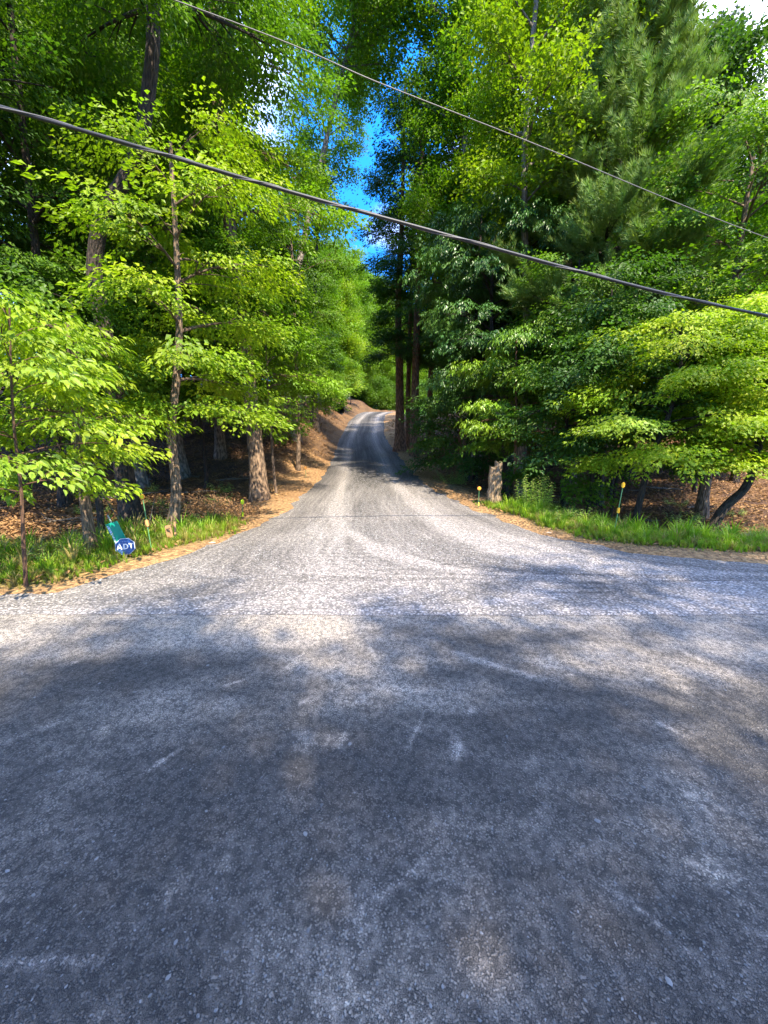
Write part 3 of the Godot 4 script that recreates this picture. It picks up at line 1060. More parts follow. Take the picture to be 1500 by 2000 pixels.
func marker(label: String, x: float, d: float, hgt: float, head: Color, low: Color, lean: float, low_at: float, head_r: float, round_head: bool) -> void:
	var o := thing("marker_stake", label, "marker", spot(x, d, 0.0))
	o.rotation = Vector3(0.02, 0.0, lean)
	var rod := MB.new()
	rod.tube(PackedVector3Array([Vector3(0, -0.08, 0), Vector3(0, hgt, 0)]), PackedFloat32Array([0.008, 0.007]), 6)
	part("rod", rod.commit(mat(Color(0.10, 0.26, 0.10), 0.5)), o)
	if round_head:
		part("reflector_rim", disc(head_r, 18, 0.012).commit(mat(Color(0.75, 0.30, 0.05), 0.4)), o, Transform3D(Basis(), Vector3(0, hgt, 0.008)))
		part("reflector", disc(head_r * 0.78, 18, 0.016).commit(mat(head, 0.3)), o, Transform3D(Basis(), Vector3(0, hgt, 0.009)))
	else:
		var hm := MB.new()
		var pp := PackedVector3Array()
		var rr := PackedFloat32Array()
		for k in 7:
			var f := k / 6.0
			pp.append(Vector3(0, hgt - head_r * 1.3 + head_r * 2.4 * f, 0))
			rr.append(head_r * 0.72 * sqrt(maxf(0.05, 1.0 - pow(2.0 * f - 1.0, 4.0))))
		hm.tube(pp, rr, 10)
		part("reflector", hm.commit(mat(head, 0.35)), o)
	if low_at > 0.0:
		var lm := MB.new()
		lm.tube(PackedVector3Array([Vector3(0, low_at - 0.045, 0), Vector3(0, low_at - 0.038, 0), Vector3(0, low_at + 0.038, 0), Vector3(0, low_at + 0.045, 0)]), PackedFloat32Array([0.016, 0.024, 0.024, 0.016]), 10)
		part("band", lm.commit(mat(low, 0.4)), o)

func build_small() -> void:
	build_signs()
	marker("tall marker stake with round yellow head beside the teal plate", -3.33, 5.45, 0.80, Color(0.72, 0.70, 0.02), Color(0.78, 0.36, 0.12), 0.05, 0.42, 0.036, true)
	marker("short leaning marker stake with lime head below the big pale trunk", -2.93, 8.0, 0.36, Color(0.60, 0.80, 0.02), Color(0.55, 0.75, 0.02), -0.05, 0.10, 0.045, false)
	marker("small orange topped marker stake beside the broken stump post", 2.25, 9.25, 0.46, Color(0.72, 0.38, 0.05), Color(0.62, 0.55, 0.10), 0.0, 0.08, 0.045, true)
	marker("marker stake with two amber reflectors in the grass under the lime tree", 3.96, 6.6, 0.86, Color(0.75, 0.42, 0.02), Color(0.75, 0.42, 0.02), -0.07, 0.42, 0.04, false)
	marker("tiny orange marker far up the left edge of the driveway", -2.98, 15.0, 0.34, Color(0.80, 0.40, 0.10), Color(0.5, 0.3, 0.1), 0.0, 0.0, 0.05, true)
	# the weathered stump post: two slabs of split trunk side by side
	rng.seed = 9
	var sp := spot(2.71, 9.6, 0.05)
	var stump := thing("stump_post", "weathered split stump post of grey brown wood beside the driveway", "post", sp)
	for piece in [[-0.055, 0.088, 0.98, "slab"], [0.062, 0.082, 1.10, "slab"]]:
		var mb := MB.new()
		var pp := PackedVector3Array()
		var rr := PackedFloat32Array()
		for k in 9:
			var f := k / 8.0
			pp.append(Vector3(piece[0] * (1.15 - 0.15 * f) + 0.012 * sin(k * 1.9), f * piece[2], 0.01 * cos(k * 1.3)))
			rr.append(piece[1] * (1.12 - 0.2 * f))
		mb.tube(pp, rr, 22, 1.0, 0.0)
		for k in mb.v.size():   # grooves of split wood
			var n := mb.n[k]
			var g := atan2(n.x, n.z)
			mb.v[k] += n * (0.016 * sin(g * 6.0 + 0.6) + 0.010 * sin(g * 11.0 + 1.0))
			if mb.v[k].y > piece[2] - 0.02: mb.v[k].y += 0.025 * sin(g * 3.0) + 0.02 * sin(g * 5.0 + piece[0] * 40.0)
		part(piece[3], mb.commit(M["old_wood"]), stump)
	# survey stakes at the foot of the twisted tree
	for k in [[-3.42, 6.15, 0.30, 0.12, "wide pale survey stake at the foot of the twisted tree"], [-3.30, 6.05, 0.36, -0.03, "thin brown survey stake at the foot of the twisted tree"]]:
		var st := MB.new()
		var wide := 0.045 if k[3] > 0 else 0.014
		st.box(Vector3(-wide, -0.1, -0.01), Vector3(wide, k[2], 0.01))
		var o := part("survey_stake", st.commit(mat(Color(0.42, 0.24, 0.11), 0.9)), self)
		o.position = spot(k[0], k[1], 0.0)
		o.rotation = Vector3(0, 0.3, k[3])
		tag(o, k[4], "stake")
	# brush pile
	rng.seed = 40
	var bp := spot(-3.75, 8.5, 0.02)
	var brush := thing("brush_pile", "heap of dry brown branches on the left bank", "brush pile", bp)
	var twigs := MB.new()
	for k in 420:
		var g := rng.randf() * TAU
		var r := sqrt(rng.randf()) * 0.95
		var p := Vector3(cos(g) * r * 1.1, 0, sin(g) * r * 0.7)
		p.y = rng.randf() * 0.5 * (1.0 - r * 0.8)
		var dir := Vector3(rng.randfn(), rng.randfn() * 0.5, rng.randfn()).normalized() * rng.randf_range(0.1, 0.3)
		var q := p + dir * 0.5 + Vector3(0, rng.randf_range(-0.04, 0.05), 0)
		twigs.tube(PackedVector3Array([p, q, p + dir]), PackedFloat32Array([0.009, 0.006, 0.003]), 3, 1.0, 0.0, false)
	tag(part("twigs", twigs.commit(mat(Color(0.30, 0.17, 0.075), 0.9)), brush), "", "", "", "stuff")
	var dl := MB.new()
	for k in 700:
		var g := rng.randf() * TAU
		var r := sqrt(rng.randf()) * 1.0
		var t := Transform3D(rot(rng.randf() * TAU, rng.randf_range(-0.8, 0.8), rng.randf_range(-1, 1)), Vector3(cos(g) * r * 1.2, rng.randf() * 0.5 * (1.0 - r * 0.8), sin(g) * r * 0.8))
		add_leaf(dl, t, 0.07, 0.03, 0.3, 0.3, false)
	tag(part("dead_leaves", dl.commit(mat(Color(0.34, 0.19, 0.08), 0.9)), brush), "", "", "", "stuff")
	# boulder by the far trunk
	var bo := MB.new()
	var rings := 9
	for j in rings + 1:
		var la := PI * j / rings
		for i in 15:
			var g := TAU * (i % 14) / 14.0
			var dir := Vector3(sin(la) * cos(g), cos(la), sin(la) * sin(g))
			var r := 0.5 + 0.3 * fuzz.get_noise_3d(dir.x * 40, dir.y * 40, dir.z * 40)
			bo.v.append(dir * r * Vector3(1.0, 1.05 + 0.5 * maxf(dir.y, 0.0) * (1.0 - absf(dir.x)), 0.8)); bo.n.append(dir); bo.uv.append(Vector2(g, la))
	for j in rings:
		for i in 14:
			var a := j * 15 + i
			bo.ix.append(a); bo.ix.append(a + 1); bo.ix.append(a + 16)
			bo.ix.append(a); bo.ix.append(a + 16); bo.ix.append(a + 15)
	var rock := part("boulder", bo.commit(M["rock"]), self)
	rock.position = spot(-5.04, 46.0, -0.25)
	tag(rock, "grey pointed boulder beside the far dark trunks on the left slope", "boulder")
	# dead branch leaning by the first big trunk on the right
	var dead := MB.new()
	dead.tube(PackedVector3Array([Vector3(0, -0.1, 0), Vector3(0.35, 0.5, 0.1), Vector3(0.75, 0.85, 0.1), Vector3(1.2, 1.25, 0.0)]), PackedFloat32Array([0.035, 0.03, 0.025, 0.015]), 6)
	var db := part("dead_branch", dead.commit(M["bark_grey"]), self)
	db.position = spot(1.25, 17.0, 0.0)
	tag(db, "pale bare dead branch slanting from the right bank", "branch")
	for k in [[-4.6, 6.9, 0.9, 0.5, "thin bare stick leaning behind the teal plate"], [-4.05, 6.5, 0.75, -0.3, "thin pale stick leaning beside the twisted tree"]]:
		var sm := MB.new()
		sm.tube(PackedVector3Array([Vector3(0, -0.05, 0), Vector3(0.01, k[2] * 0.5, 0.02), Vector3(0, k[2], 0)]), PackedFloat32Array([0.011, 0.009, 0.006]), 5)
		var so := part("stick", sm.commit(M["bark_grey"]), self)
		so.position = spot(k[0], k[1], 0.0)
		so.rotation.z = k[3]
		tag(so, k[4], "stick")
	# dead sticks lying in the woods on both sides
	var dead_one: MeshInstance3D = null
	rng.seed = 61
	for k in 34:
		var left := k % 2 == 0
		var x := rng.randf_range(-9.0, -4.2) if left else rng.randf_range(4.6, 9.5)
		var d := rng.randf_range(7.2, 14.0) if left else rng.randf_range(8.6, 14.5)
		var w: MeshInstance3D
		if dead_one == null:
			var wm := MB.new()
			wm.tube(PackedVector3Array([Vector3(-0.6, 0, 0), Vector3(-0.2, 0.03, 0.06), Vector3(0.25, 0.02, -0.02), Vector3(0.7, 0.05, 0.1)]), PackedFloat32Array([0.026, 0.024, 0.018, 0.008]), 6)
			wm.tube(PackedVector3Array([Vector3(0.1, 0.02, 0), Vector3(0.3, 0.06, 0.16), Vector3(0.42, 0.16, 0.3)]), PackedFloat32Array([0.012, 0.009, 0.004]), 5)
			w = part("fallen_stick", wm.commit(M["bark_grey"]), self)
			dead_one = w
		else:
			w = dead_one.duplicate()
			w.name = numbered("fallen_stick")
			add_child(w, true)
		w.position = spot(x, d, -0.02)
		w.rotation = Vector3(rng.randf_range(-0.1, 0.1), rng.randf() * TAU, rng.randf_range(-0.08, 0.08))
		w.scale = Vector3.ONE * rng.randf_range(0.5, 1.3)
		tag(w, "dead grey stick lying among brown needles in the woods " + ("left of the driveway" if left else "right of the driveway"), "stick", "fallen sticks in the " + ("left" if left else "right") + " woods")
	# stones lying on the right hand earth edge
	var sb := pebble_mesh(14)
	for k in [[4.55, 5.1, 0.07, "flat pinkish stone at the right edge of the asphalt"], [2.9, 6.75, 0.05, "small tan stone in the bare earth on the right"], [-2.75, 6.1, 0.06, "pale stone in the bare earth below the stakes"]]:
		var so := part("stone", sb.commit(mat(Color(0.50, 0.36, 0.25), 0.9)), self)
		so.position = spot(k[0], k[1], -0.01)
		so.scale = Vector3(k[2], k[2] * 0.5, k[2])
		so.rotation.y = k[0]
		tag(so, k[3], "stone")

func wire(label: String, pts: Array, r: float, strands: bool, m: Material) -> void:
	var o := thing("overhead_wire", label, "wire", pts[0])
	var rel := []
	for p in pts: rel.append(p - pts[0])
	var path := smooth_path(rel, 24)
	var rad := PackedFloat32Array()
	for p in path: rad.append(r)
	var mb := MB.new()
	mb.tube(path, rad, 8)
	part("cable", mb.commit(m), o)
	if strands:
		var st := MB.new()
		var sp := PackedVector3Array()
		var sr := PackedFloat32Array()
		for k in range(0, path.size() - 1):
			for j in 6:
				var f := j / 6.0
				var p := path[k].lerp(path[k + 1], f)
				var t := (path[k + 1] - path[k]).normalized()
				var e := t.cross(Vector3.UP).normalized()
				var u := e.cross(t)
				var g := (k + f) * 0.9
				sp.append(p + (e * cos(g) + u * sin(g)) * r * 0.95)
				sr.append(r * 0.34)
		st.tube(sp, sr, 5)
		part("wrapped_strand", st.commit(M["strand"]), o)

func build_wires() -> void:
	wire("thick black twisted cable crossing low in front of the trees", [Vector3(-22, 8.2, -1.7), Vector3(-12, 6.35, -3.35), Vector3(-3.95, 5.0, -4.7), Vector3(0.0, 4.33, -5.4), Vector3(5.84, 3.5, -6.4), Vector3(13, 3.1, -7.6), Vector3(26, 3.5, -9.8)], 0.02, true, M["cable"])
	wire("thin pale wire crossing higher above the black cable", [Vector3(-24, 8.6, -0.6), Vector3(-12, 7.8, -3.3), Vector3(-2.53, 6.75, -5.6), Vector3(0.0, 6.34, -6.2), Vector3(2.36, 5.97, -6.75), Vector3(6.71, 5.2, -7.7), Vector3(14, 4.2, -9.3), Vector3(26, 3.9, -12)], 0.0065, false, M["wire"])
	wire("faint wire high against the sky at upper right", [Vector3(-20, 14.6, -9), Vector3(9.58, 14.95, -15), Vector3(14.04, 15.3, -17), Vector3(40, 17, -27)], 0.016, false, M["wire"])

# upright leafy weeds and shrubs
func weed(label: String, x: float, d: float, hgt: float, wide: float, stems: int, hue: String, called := "weed_clump", group := "") -> void:
	rng.seed = hash(label)
	var o := thing(called, label, "plant", spot(x, d, 0.02), group)
	var sm := MB.new()
	var lm := MB.new()
	for s in stems:
		var g := rng.randf() * TAU
		var r := sqrt(rng.randf()) * wide * 0.45
		var p := Vector3(cos(g) * r, 0, sin(g) * r)
		var hh := hgt * rng.randf_range(0.6, 1.0) * (1.0 - 0.4 * r / wide)
		var tip := p * 1.5 + Vector3(rng.randf_range(-0.06, 0.06), hh, rng.randf_range(-0.06, 0.06))
		sm.tube(PackedVector3Array([p, p.lerp(tip, 0.5) + Vector3(0, 0.02, 0), tip]), PackedFloat32Array([0.006, 0.005, 0.002]), 4)
		var n := int(hh * 46.0)
		for k in n:
			var f := (k + 1.0) / n
			var q := p.lerp(tip, f)
			var t := Transform3D(rot(k * 2.4 + rng.randf(), rng.randf_range(0.0, 0.6), rng.randf_range(-0.3, 0.3)).scaled(Vector3.ONE * (1.15 - 0.65 * f) * rng.randf_range(0.8, 1.2)), q)
			add_leaf(lm, t, 0.13 * minf(1.0, 0.4 + wide), 0.035, 0.15, 0.35, false)
	part("stems", sm.commit(M["stem"]), o)
	var hm: Array = HUES[hue]
	var m: StandardMaterial3D = M["leaf"].duplicate()
	m.vertex_color_use_as_albedo = false
	m.albedo_color = srgb(hm[0].lerp(hm[1], 0.4))
	tag(part("leaves", lm.commit(m), o), "", "", "", "stuff")

func _ready() -> void:
	# camera
	var cam := Camera3D.new()
	cam.name = "camera"
	cam.fov = 105.0
	cam.far = 900.0
	cam.position = Vector3(0, 1.6, 0)
	cam.rotation_degrees = Vector3(-10, 0, 0)
	add_child(cam)
	# sky, exposure
	var env := Environment.new()
	env.background_mode = Environment.BG_SKY
	var sky := Sky.new()
	var ps := ProceduralSkyMaterial.new()
	ps.sky_top_color = Color(0.12, 0.43, 0.78)
	ps.sky_horizon_color = Color(0.34, 0.60, 0.84)
	ps.sky_curve = 0.12
	ps.sky_energy_multiplier = 1.2
	ps.ground_bottom_color = Color(0.12, 0.14, 0.08)
	ps.ground_horizon_color = Color(0.30, 0.36, 0.30)
	ps.sky_cover = cloud_cover()
	ps.sky_cover_modulate = Color(1.28, 1.26, 1.22, 1.0)
	sky.sky_material = ps
	env.sky = sky
	env.tonemap_mode = Environment.TONE_MAPPER_LINEAR
	env.tonemap_exposure = 3.15
	env.sdfgi_enabled = true
	env.ssao_enabled = true
	env.ssil_enabled = true
	var we := WorldEnvironment.new()
	we.name = "environment"
	we.environment = env
	add_child(we)
	# sun, high behind the camera's right shoulder
	var sun := DirectionalLight3D.new()
	sun.name = "sun"
	sun.light_color = Color(1.0, 0.95, 0.86)
	sun.light_energy = 1.35
	sun.light_angular_distance = 0.5
	sun.shadow_enabled = true
	var to_sun := Vector3(0.30, 0.80, 0.52).normalized()
	sun.basis = Basis.looking_at(-to_sun, Vector3.UP)
	add_child(sun)

	# ---- shared tables and materials
	fuzz.seed = 5
	fuzz.frequency = 0.1
	fuzz.fractal_octaves = 3
	for k in 380: rise_cache.append(table(RISE, 6.0 + k * 0.25))
	for p in LEFT: left_pts.append(Vector2(p[0], p[1]))
	for p in RIGHT: right_pts.append(Vector2(p[0], p[1]))
	M["bark"] = bark(Color(0.10, 0.065, 0.04), Color(0.33, 0.23, 0.15), 3, 2, 0.5)
	M["bark_pale"] = bark(Color(0.085, 0.055, 0.032), Color(0.34, 0.225, 0.135), 13, 2, 0.45)
	M["bark_dark"] = bark(Color(0.024, 0.018, 0.014), Color(0.085, 0.060, 0.042), 23, 2, 0.6)
	M["bark_grey"] = bark(Color(0.13, 0.11, 0.09), Color(0.40, 0.34, 0.28), 33, 2, 0.5)
	M["bark_red"] = bark(Color(0.11, 0.055, 0.03), Color(0.34, 0.18, 0.10), 43, 2, 0.4)
	M["old_wood"] = bark(Color(0.24, 0.15, 0.08), Color(0.72, 0.54, 0.34), 53, 6, 0.6)
	M["leaf"] = leaf_mat(0.48, 1.0)
	M["leaf_glossy"] = leaf_mat(0.36, 0.55)
	M["needle"] = leaf_mat(0.55, 0.5)
	M["grass"] = leaf_mat(0.55, 0.95)
	M["stem"] = mat(Color(0.12, 0.16, 0.04), 0.7)
	M["litter"] = leaf_mat(0.85, 0.1)
	M["stone"] = mat(Color.WHITE, 0.85)
	M["stone"].vertex_color_use_as_albedo = true
	M["rock"] = mat(Color(0.12, 0.13, 0.14), 0.9)
	M["steel"] = mat(Color(0.28, 0.30, 0.26), 0.5)
	M["cable"] = mat(Color(0.024, 0.024, 0.027), 0.5)
	M["strand"] = mat(Color(0.13, 0.125, 0.125), 0.5)
	M["wire"] = mat(Color(0.15, 0.14, 0.135), 0.5)
	var soil_m := mat(Color.WHITE, 0.95)
	soil_m.vertex_color_use_as_albedo = true
	soil_m.albedo_texture = noise_tex(1024, FastNoiseLite.TYPE_SIMPLEX, 0.02, [[0.2, Color(0.45, 0.42, 0.40)], [0.5, Color(0.78, 0.76, 0.74)], [0.8, Color(1, 1, 1)]], 4, 6)
	soil_m.heightmap_enabled = true
	soil_m.heightmap_texture = noise_tex(1024, FastNoiseLite.TYPE_SIMPLEX, 0.03, [], 6, 6)
	soil_m.heightmap_scale = 6.0
	M["soil"] = soil_m
	var asphalt := mat(Color.WHITE, 0.86)
	var chips := chip_textures(2, 0.135, Color(0.034, 0.031, 0.028), Color(0.60, 0.54, 0.47), Color(0.74, 0.68, 0.60), 0.34)
	asphalt.albedo_texture = chips[0]
	asphalt.heightmap_enabled = true
	asphalt.heightmap_texture = chips[1]
	asphalt.heightmap_scale = 1.2
	asphalt.detail_enabled = true
	asphalt.detail_blend_mode = BaseMaterial3D.BLEND_MODE_MUL
	asphalt.detail_uv_layer = BaseMaterial3D.DETAIL_UV_2
	asphalt.detail_albedo = road_wear()
	M["asphalt"] = asphalt
	var gravel := mat(Color.WHITE, 0.9)
	var stones := chip_textures(7, 0.075, Color(0.12, 0.115, 0.108), Color(0.385, 0.365, 0.345), Color(0.72, 0.685, 0.645), 0.62)
	gravel.albedo_texture = stones[0]
	gravel.heightmap_enabled = true
	gravel.heightmap_texture = stones[1]
	gravel.heightmap_scale = 2.2
	gravel.detail_enabled = true
	gravel.detail_blend_mode = BaseMaterial3D.BLEND_MODE_MUL
	gravel.detail_uv_layer = BaseMaterial3D.DETAIL_UV_2
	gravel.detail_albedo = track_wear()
	M["gravel"] = gravel
	make_sprays()

	# ---- large structure
	build_ground()
	build_road()
	build_driveway()
	build_trees()
	build_wires()
	build_small()
	build_plants()
	build_stones()
	build_grass()
	build_litter()

func build_plants() -> void:
	weed("cone shaped light green shrub growing right of the stump post", 3.40, 8.8, 1.05, 0.62, 26, "lime", "shrub")
	weed("tall leafy weed spike in the grass near the right edge", 5.75, 7.4, 0.95, 0.35, 7, "mid")
	weed("leafy weed with reddish stems beside the tall spike", 6.15, 7.2, 0.62, 0.5, 9, "mid")
	weed("low leafy weed below the leaning dark branches", 6.55, 6.9, 0.55, 0.5, 10, "lime")
	weed("small spreading bush at the far right of the grass", 7.3, 6.7, 0.5, 0.9, 14, "lime", "shrub")
	weed("feathery green plant in the grass left of the yard sign", -4.25, 5.0, 0.40, 0.5, 14, "mid")
	weed("dark leafy undergrowth between the twisted tree and the brush pile", -3.85, 7.3, 0.34, 0.8, 16, "mid", "shrub")
	weed("blue green ferny shrub in the hollow below the right bank", 2.6, 14.0, 0.55, 1.5, 30, "glossy", "shrub")
	weed("sprawling undergrowth in shade behind the cone shaped shrub", 4.3, 10.2, 0.7, 1.4, 30, "dark", "shrub")
	var seedling: Node3D = null
	rng.seed = 71
	var beds := [[-4.7, 8.6], [-5.6, 9.6], [-4.4, 10.0], [-6.3, 8.4], [-7.4, 9.9], [-5.0, 12.2], [-6.9, 11.4], [6.2, 10.2], [7.6, 9.8], [8.4, 11.2], [6.9, 11.8], [5.3, 12.2], [9.2, 10.2], [7.2, 8.9]]
	for b in beds:
		var left: bool = b[0] < 0.0
		var o: Node3D
		if seedling == null:
			weed("low green seedling clump on the woodland floor left of the driveway", b[0], b[1], 0.34, 0.6, 9, "mid", "seedling_clump", "seedlings in the left woods")
			seedling = get_child(get_child_count() - 1)
		else:
			dup(seedling, spot(b[0], b[1], 0.02), rng.randf() * TAU, rng.randf_range(0.7, 1.3), "low green seedling clump on the woodland floor " + ("left" if left else "right") + " of the driveway", "seedlings in the " + ("left" if left else "right") + " woods")
	weed("small weed with broad leaves beside the two amber marker", 3.55, 7.3, 0.42, 0.7, 12, "lime")
	weed("shaded weed behind the grass at the lime tree's foot", 4.7, 7.7, 0.40, 0.7, 10, "mid")

func build_trees() -> void:
	var T := func(list: Array) -> Array:   # drop the first point onto the ground
		var out := list.duplicate()
		var p: Vector3 = list[0]
		out[0] = spot(p.x, -p.z, 0.12)
		return out
	var T2 := func(list: Array) -> Array:   # heights above the ground at the first point
		var p: Vector3 = list[0]
		var foot := spot(p.x, -p.z, 0.12)
		var out := []
		for q in list: out.append(Vector3(q.x, q.y + foot.y, q.z))
		return out
	# ---- left of the driveway
	tree("sapling", "bright leafy sapling with thin reddish forked stem at the far left", "tree", {"trunk": T.call([Vector3(-3.98, 0, -4.15), Vector3(-3.92, 0.54, -4.15), Vector3(-3.9, 1.1, -4.2), Vector3(-3.95, 1.9, -4.3), Vector3(-3.9, 3.0, -4.4)]), "r0": 0.022, "r1": 0.008, "from": 1.1, "limbs": 18, "len": 1.05, "len_top": 0.45, "rise": 0.3, "style": "big", "sprays": 13, "size": 0.85, "loose": 0.45, "hue": "bright", "bark": "bark_red", "parts": true, "leaves": 285})
	tree("young_tree", "young tree with pale lower trunk and low bright foliage beside the sapling", "tree", {"trunk": T.call([Vector3(-4.14, 0, -5.4), Vector3(-4.15, 0.76, -5.4), Vector3(-4.22, 1.7, -5.5), Vector3(-4.3, 3.2, -5.7)]), "r0": 0.085, "r1": 0.03, "from": 1.35, "limbs": 14, "len": 1.15, "len_top": 0.7, "rise": 0.2, "style": "big", "sprays": 16, "size": 0.85, "loose": 0.45, "hue": "bright", "bark": "bark_pale", "parts": true, "lean": Vector3(-0.25, 0, 0), "gap": Vector3(1, 0, 0.35)})
	tree("young_tree", "slim dark trunk leaning close behind the young pale trunk", "tree", {"trunk": T.call([Vector3(-4.48, 0, -6.1), Vector3(-4.55, 0.9, -6.2), Vector3(-4.75, 2.1, -6.4), Vector3(-4.95, 3.9, -6.7)]), "r0": 0.06, "r1": 0.02, "from": 2.8, "limbs": 7, "len": 0.9, "style": "shelf", "sprays": 12, "hue": "mid", "bark": "bark_dark"})
	tree("curved_tree", "dark S curved trunk tree behind the signs on the left", "tree", {"trunk": T.call([Vector3(-5.08, 0, -7.8), Vector3(-5.14, 0.85, -7.8), Vector3(-5.15, 1.94, -7.8), Vector3(-5.16, 2.98, -7.8), Vector3(-5.25, 4.07, -7.8), Vector3(-5.25, 4.76, -7.8), Vector3(-4.96, 5.46, -7.7), Vector3(-4.32, 6.19, -7.6), Vector3(-4.04, 6.58, -7.5), Vector3(-3.84, 7.23, -7.5), Vector3(-3.63, 7.98, -7.4), Vector3(-3.5, 9.5, -7.4), Vector3(-3.6, 12.5, -7.3)]), "r0": 0.18, "r1": 0.06, "from": 8.0, "limbs": 22, "len": 2.6, "len_top": 1.8, "rise": 0.35, "style": "shelf", "sprays": 34, "hue": "mid", "bark": "bark_dark", "parts": true, "lean": Vector3(-0.1, 0, -0.3), "gap": Vector3(0.2, 0, 1)})
	tree("twisted_tree", "twisted small tree with bright layered leaves left of the driveway mouth", "tree", {"trunk": T.call([Vector3(-3.91, 0, -7), Vector3(-3.72, 0.74, -7), Vector3(-3.77, 1.73, -7.1), Vector3(-3.63, 2.79, -7.2), Vector3(-3.54, 3.91, -7.3), Vector3(-3.6, 6.6, -7.6)]), "r0": 0.10, "r1": 0.03, "loose": 0.6, "from": 2.1, "limbs": 17, "len": 1.6, "len_top": 1.2, "rise": 0.22, "style": "shelf", "sprays": 24, "hue": "bright", "bark": "bark", "parts": true, "lean": Vector3(0.45, 0, 0.1), "gap": Vector3(-1, 0, 0.1)})
	tree("big_tree", "big pale barked trunk standing in brown needles left of the driveway", "tree", {"trunk": T.call([Vector3(-3.45, 0, -10.8), Vector3(-3.49, 1.66, -10.8), Vector3(-3.58, 3.26, -10.8), Vector3(-3.7, 5.05, -10.9), Vector3(-3.88, 6.88, -11), Vector3(-3.94, 8.25, -11), Vector3(-4.0, 9.65, -11), Vector3(-4.01, 13, -11), Vector3(-4, 19, -11)]), "r0": 0.22, "r1": 0.07, "from": 3.2, "limbs": 46, "len": 2.3, "len_top": 2.6, "rise": 0.18, "style": "shelf", "sprays": 42, "size": 1.1, "hue": "lime", "bark": "bark_pale", "parts": true, "gap": Vector3(0, 0, 1)})
	tree("slim_tree", "slim tree with brown trunk on the bank behind the big pale trunk", "tree", {"trunk": T.call([Vector3(-3.5, 1, -16), Vector3(-3.4, 3, -16), Vector3(-3.5, 12, -16.3)]), "r0": 0.09, "r1": 0.03, "from": 2.6, "limbs": 26, "len": 1.9, "len_top": 1.0, "style": "shelf", "sprays": 30, "size": 1.1, "hue": "mid", "bark": "bark"})
	tree("slim_tree", "very thin bare lower trunk just right of the big pale trunk", "tree", {"trunk": T.call([Vector3(-3.2, 0.3, -11.6), Vector3(-3.3, 1.8, -11.7), Vector3(-3.5, 6.5, -12.2)]), "r0": 0.045, "r1": 0.015, "from": 2.0, "limbs": 14, "len": 1.2, "style": "shelf", "sprays": 18, "hue": "lime", "bark": "bark"})
	tree("tall_tree", "tall grey leaning trunk high at the upper left", "tree", {"trunk": T.call([Vector3(-7.6, 0, -12), Vector3(-7.75, 2.57, -12), Vector3(-7.94, 5.93, -12), Vector3(-8.17, 7.99, -12), Vector3(-8.4, 9.2, -12), Vector3(-8.8, 11.0, -12), Vector3(-9.6, 13, -12), Vector3(-10.2, 18, -12.2)]), "r0": 0.28, "r1": 0.09, "from": 4.0, "limbs": 40, "len": 3.0, "len_top": 2.0, "rise": 0.35, "style": "clump", "sprays": 52, "size": 1.1, "hue": "mid", "bark": "bark_grey", "parts": true})
	tree("tall_tree", "second grey trunk right of the leaning one at the upper left", "tree", {"trunk": T.call([Vector3(-7.0, 0.2, -13.6), Vector3(-7.3, 6, -13.5), Vector3(-7.45, 11.7, -13.3), Vector3(-7.7, 20, -13.2)]), "r0": 0.22, "r1": 0.07, "from": 6.5, "limbs": 30, "len": 2.6, "rise": 0.4, "style": "clump", "sprays": 46, "size": 1.1, "hue": "mid", "bark": "bark_grey"})
	tree("edge_tree", "dark green tree filling the left edge above the sapling", "tree", {"trunk": T.call([Vector3(-8.0, 0, -6.8), Vector3(-8.0, 4, -6.8), Vector3(-8.3, 8, -6.9), Vector3(-8.4, 13, -7.0)]), "r0": 0.15, "r1": 0.05, "from": 2.2, "limbs": 36, "len": 2.6, "len_top": 1.8, "rise": 0.3, "style": "shelf", "sprays": 38, "hue": "dark", "bark": "bark_dark"})
	tree("edge_tree", "slender dark trunk among dark leaves between the left edge and the S curved trunk", "tree", {"trunk": T.call([Vector3(-7.4, 0, -9.0), Vector3(-7.3, 4, -9.0), Vector3(-7.2, 9, -9.1), Vector3(-7.0, 12, -9.0)]), "r0": 0.11, "r1": 0.04, "from": 1.6, "limbs": 34, "len": 2.0, "len_top": 1.4, "rise": 0.25, "style": "shelf", "sprays": 34, "hue": "mid", "bark": "bark_dark"})
	# ---- right of the driveway
	tree("lime_tree", "bright lime green small tree with dark leaning stem on the right verge", "tree", {"trunk": T.call([Vector3(5.22, 0, -8.1), Vector3(5.31, 0.83, -8), Vector3(5.38, 1.34, -8), Vector3(5.62, 2.05, -8), Vector3(5.9, 3.0, -8.2), Vector3(6.0, 3.9, -8.5)]), "r0": 0.075, "r1": 0.025, "from": 1.6, "limbs": 25, "len": 1.5, "len_top": 0.9, "rise": 0.3, "style": "shelf", "sprays": 36, "size": 0.85, "loose": 0.6, "hue": "fresh", "bark": "bark_dark", "parts": true, "leaves": 280})
	tree("lime_tree", "second lime green tree with low dark forked limbs at the right edge", "tree", {"trunk": T.call([Vector3(6.2, 0, -7.5), Vector3(6.55, 0.3, -7.5), Vector3(7.02, 0.75, -7.6), Vector3(7.15, 1.45, -7.6), Vector3(7.3, 2.5, -7.9), Vector3(7.5, 3.7, -8.3)]), "r0": 0.10, "r1": 0.03, "from": 1.75, "limbs": 22, "len": 1.5, "len_top": 1.0, "rise": 0.3, "style": "shelf", "sprays": 36, "loose": 0.6, "hue": "fresh", "bark": "bark_dark", "parts": true, "lean": Vector3(0.2, 0, -0.35), "gap": Vector3(-0.2, 0, 1)})
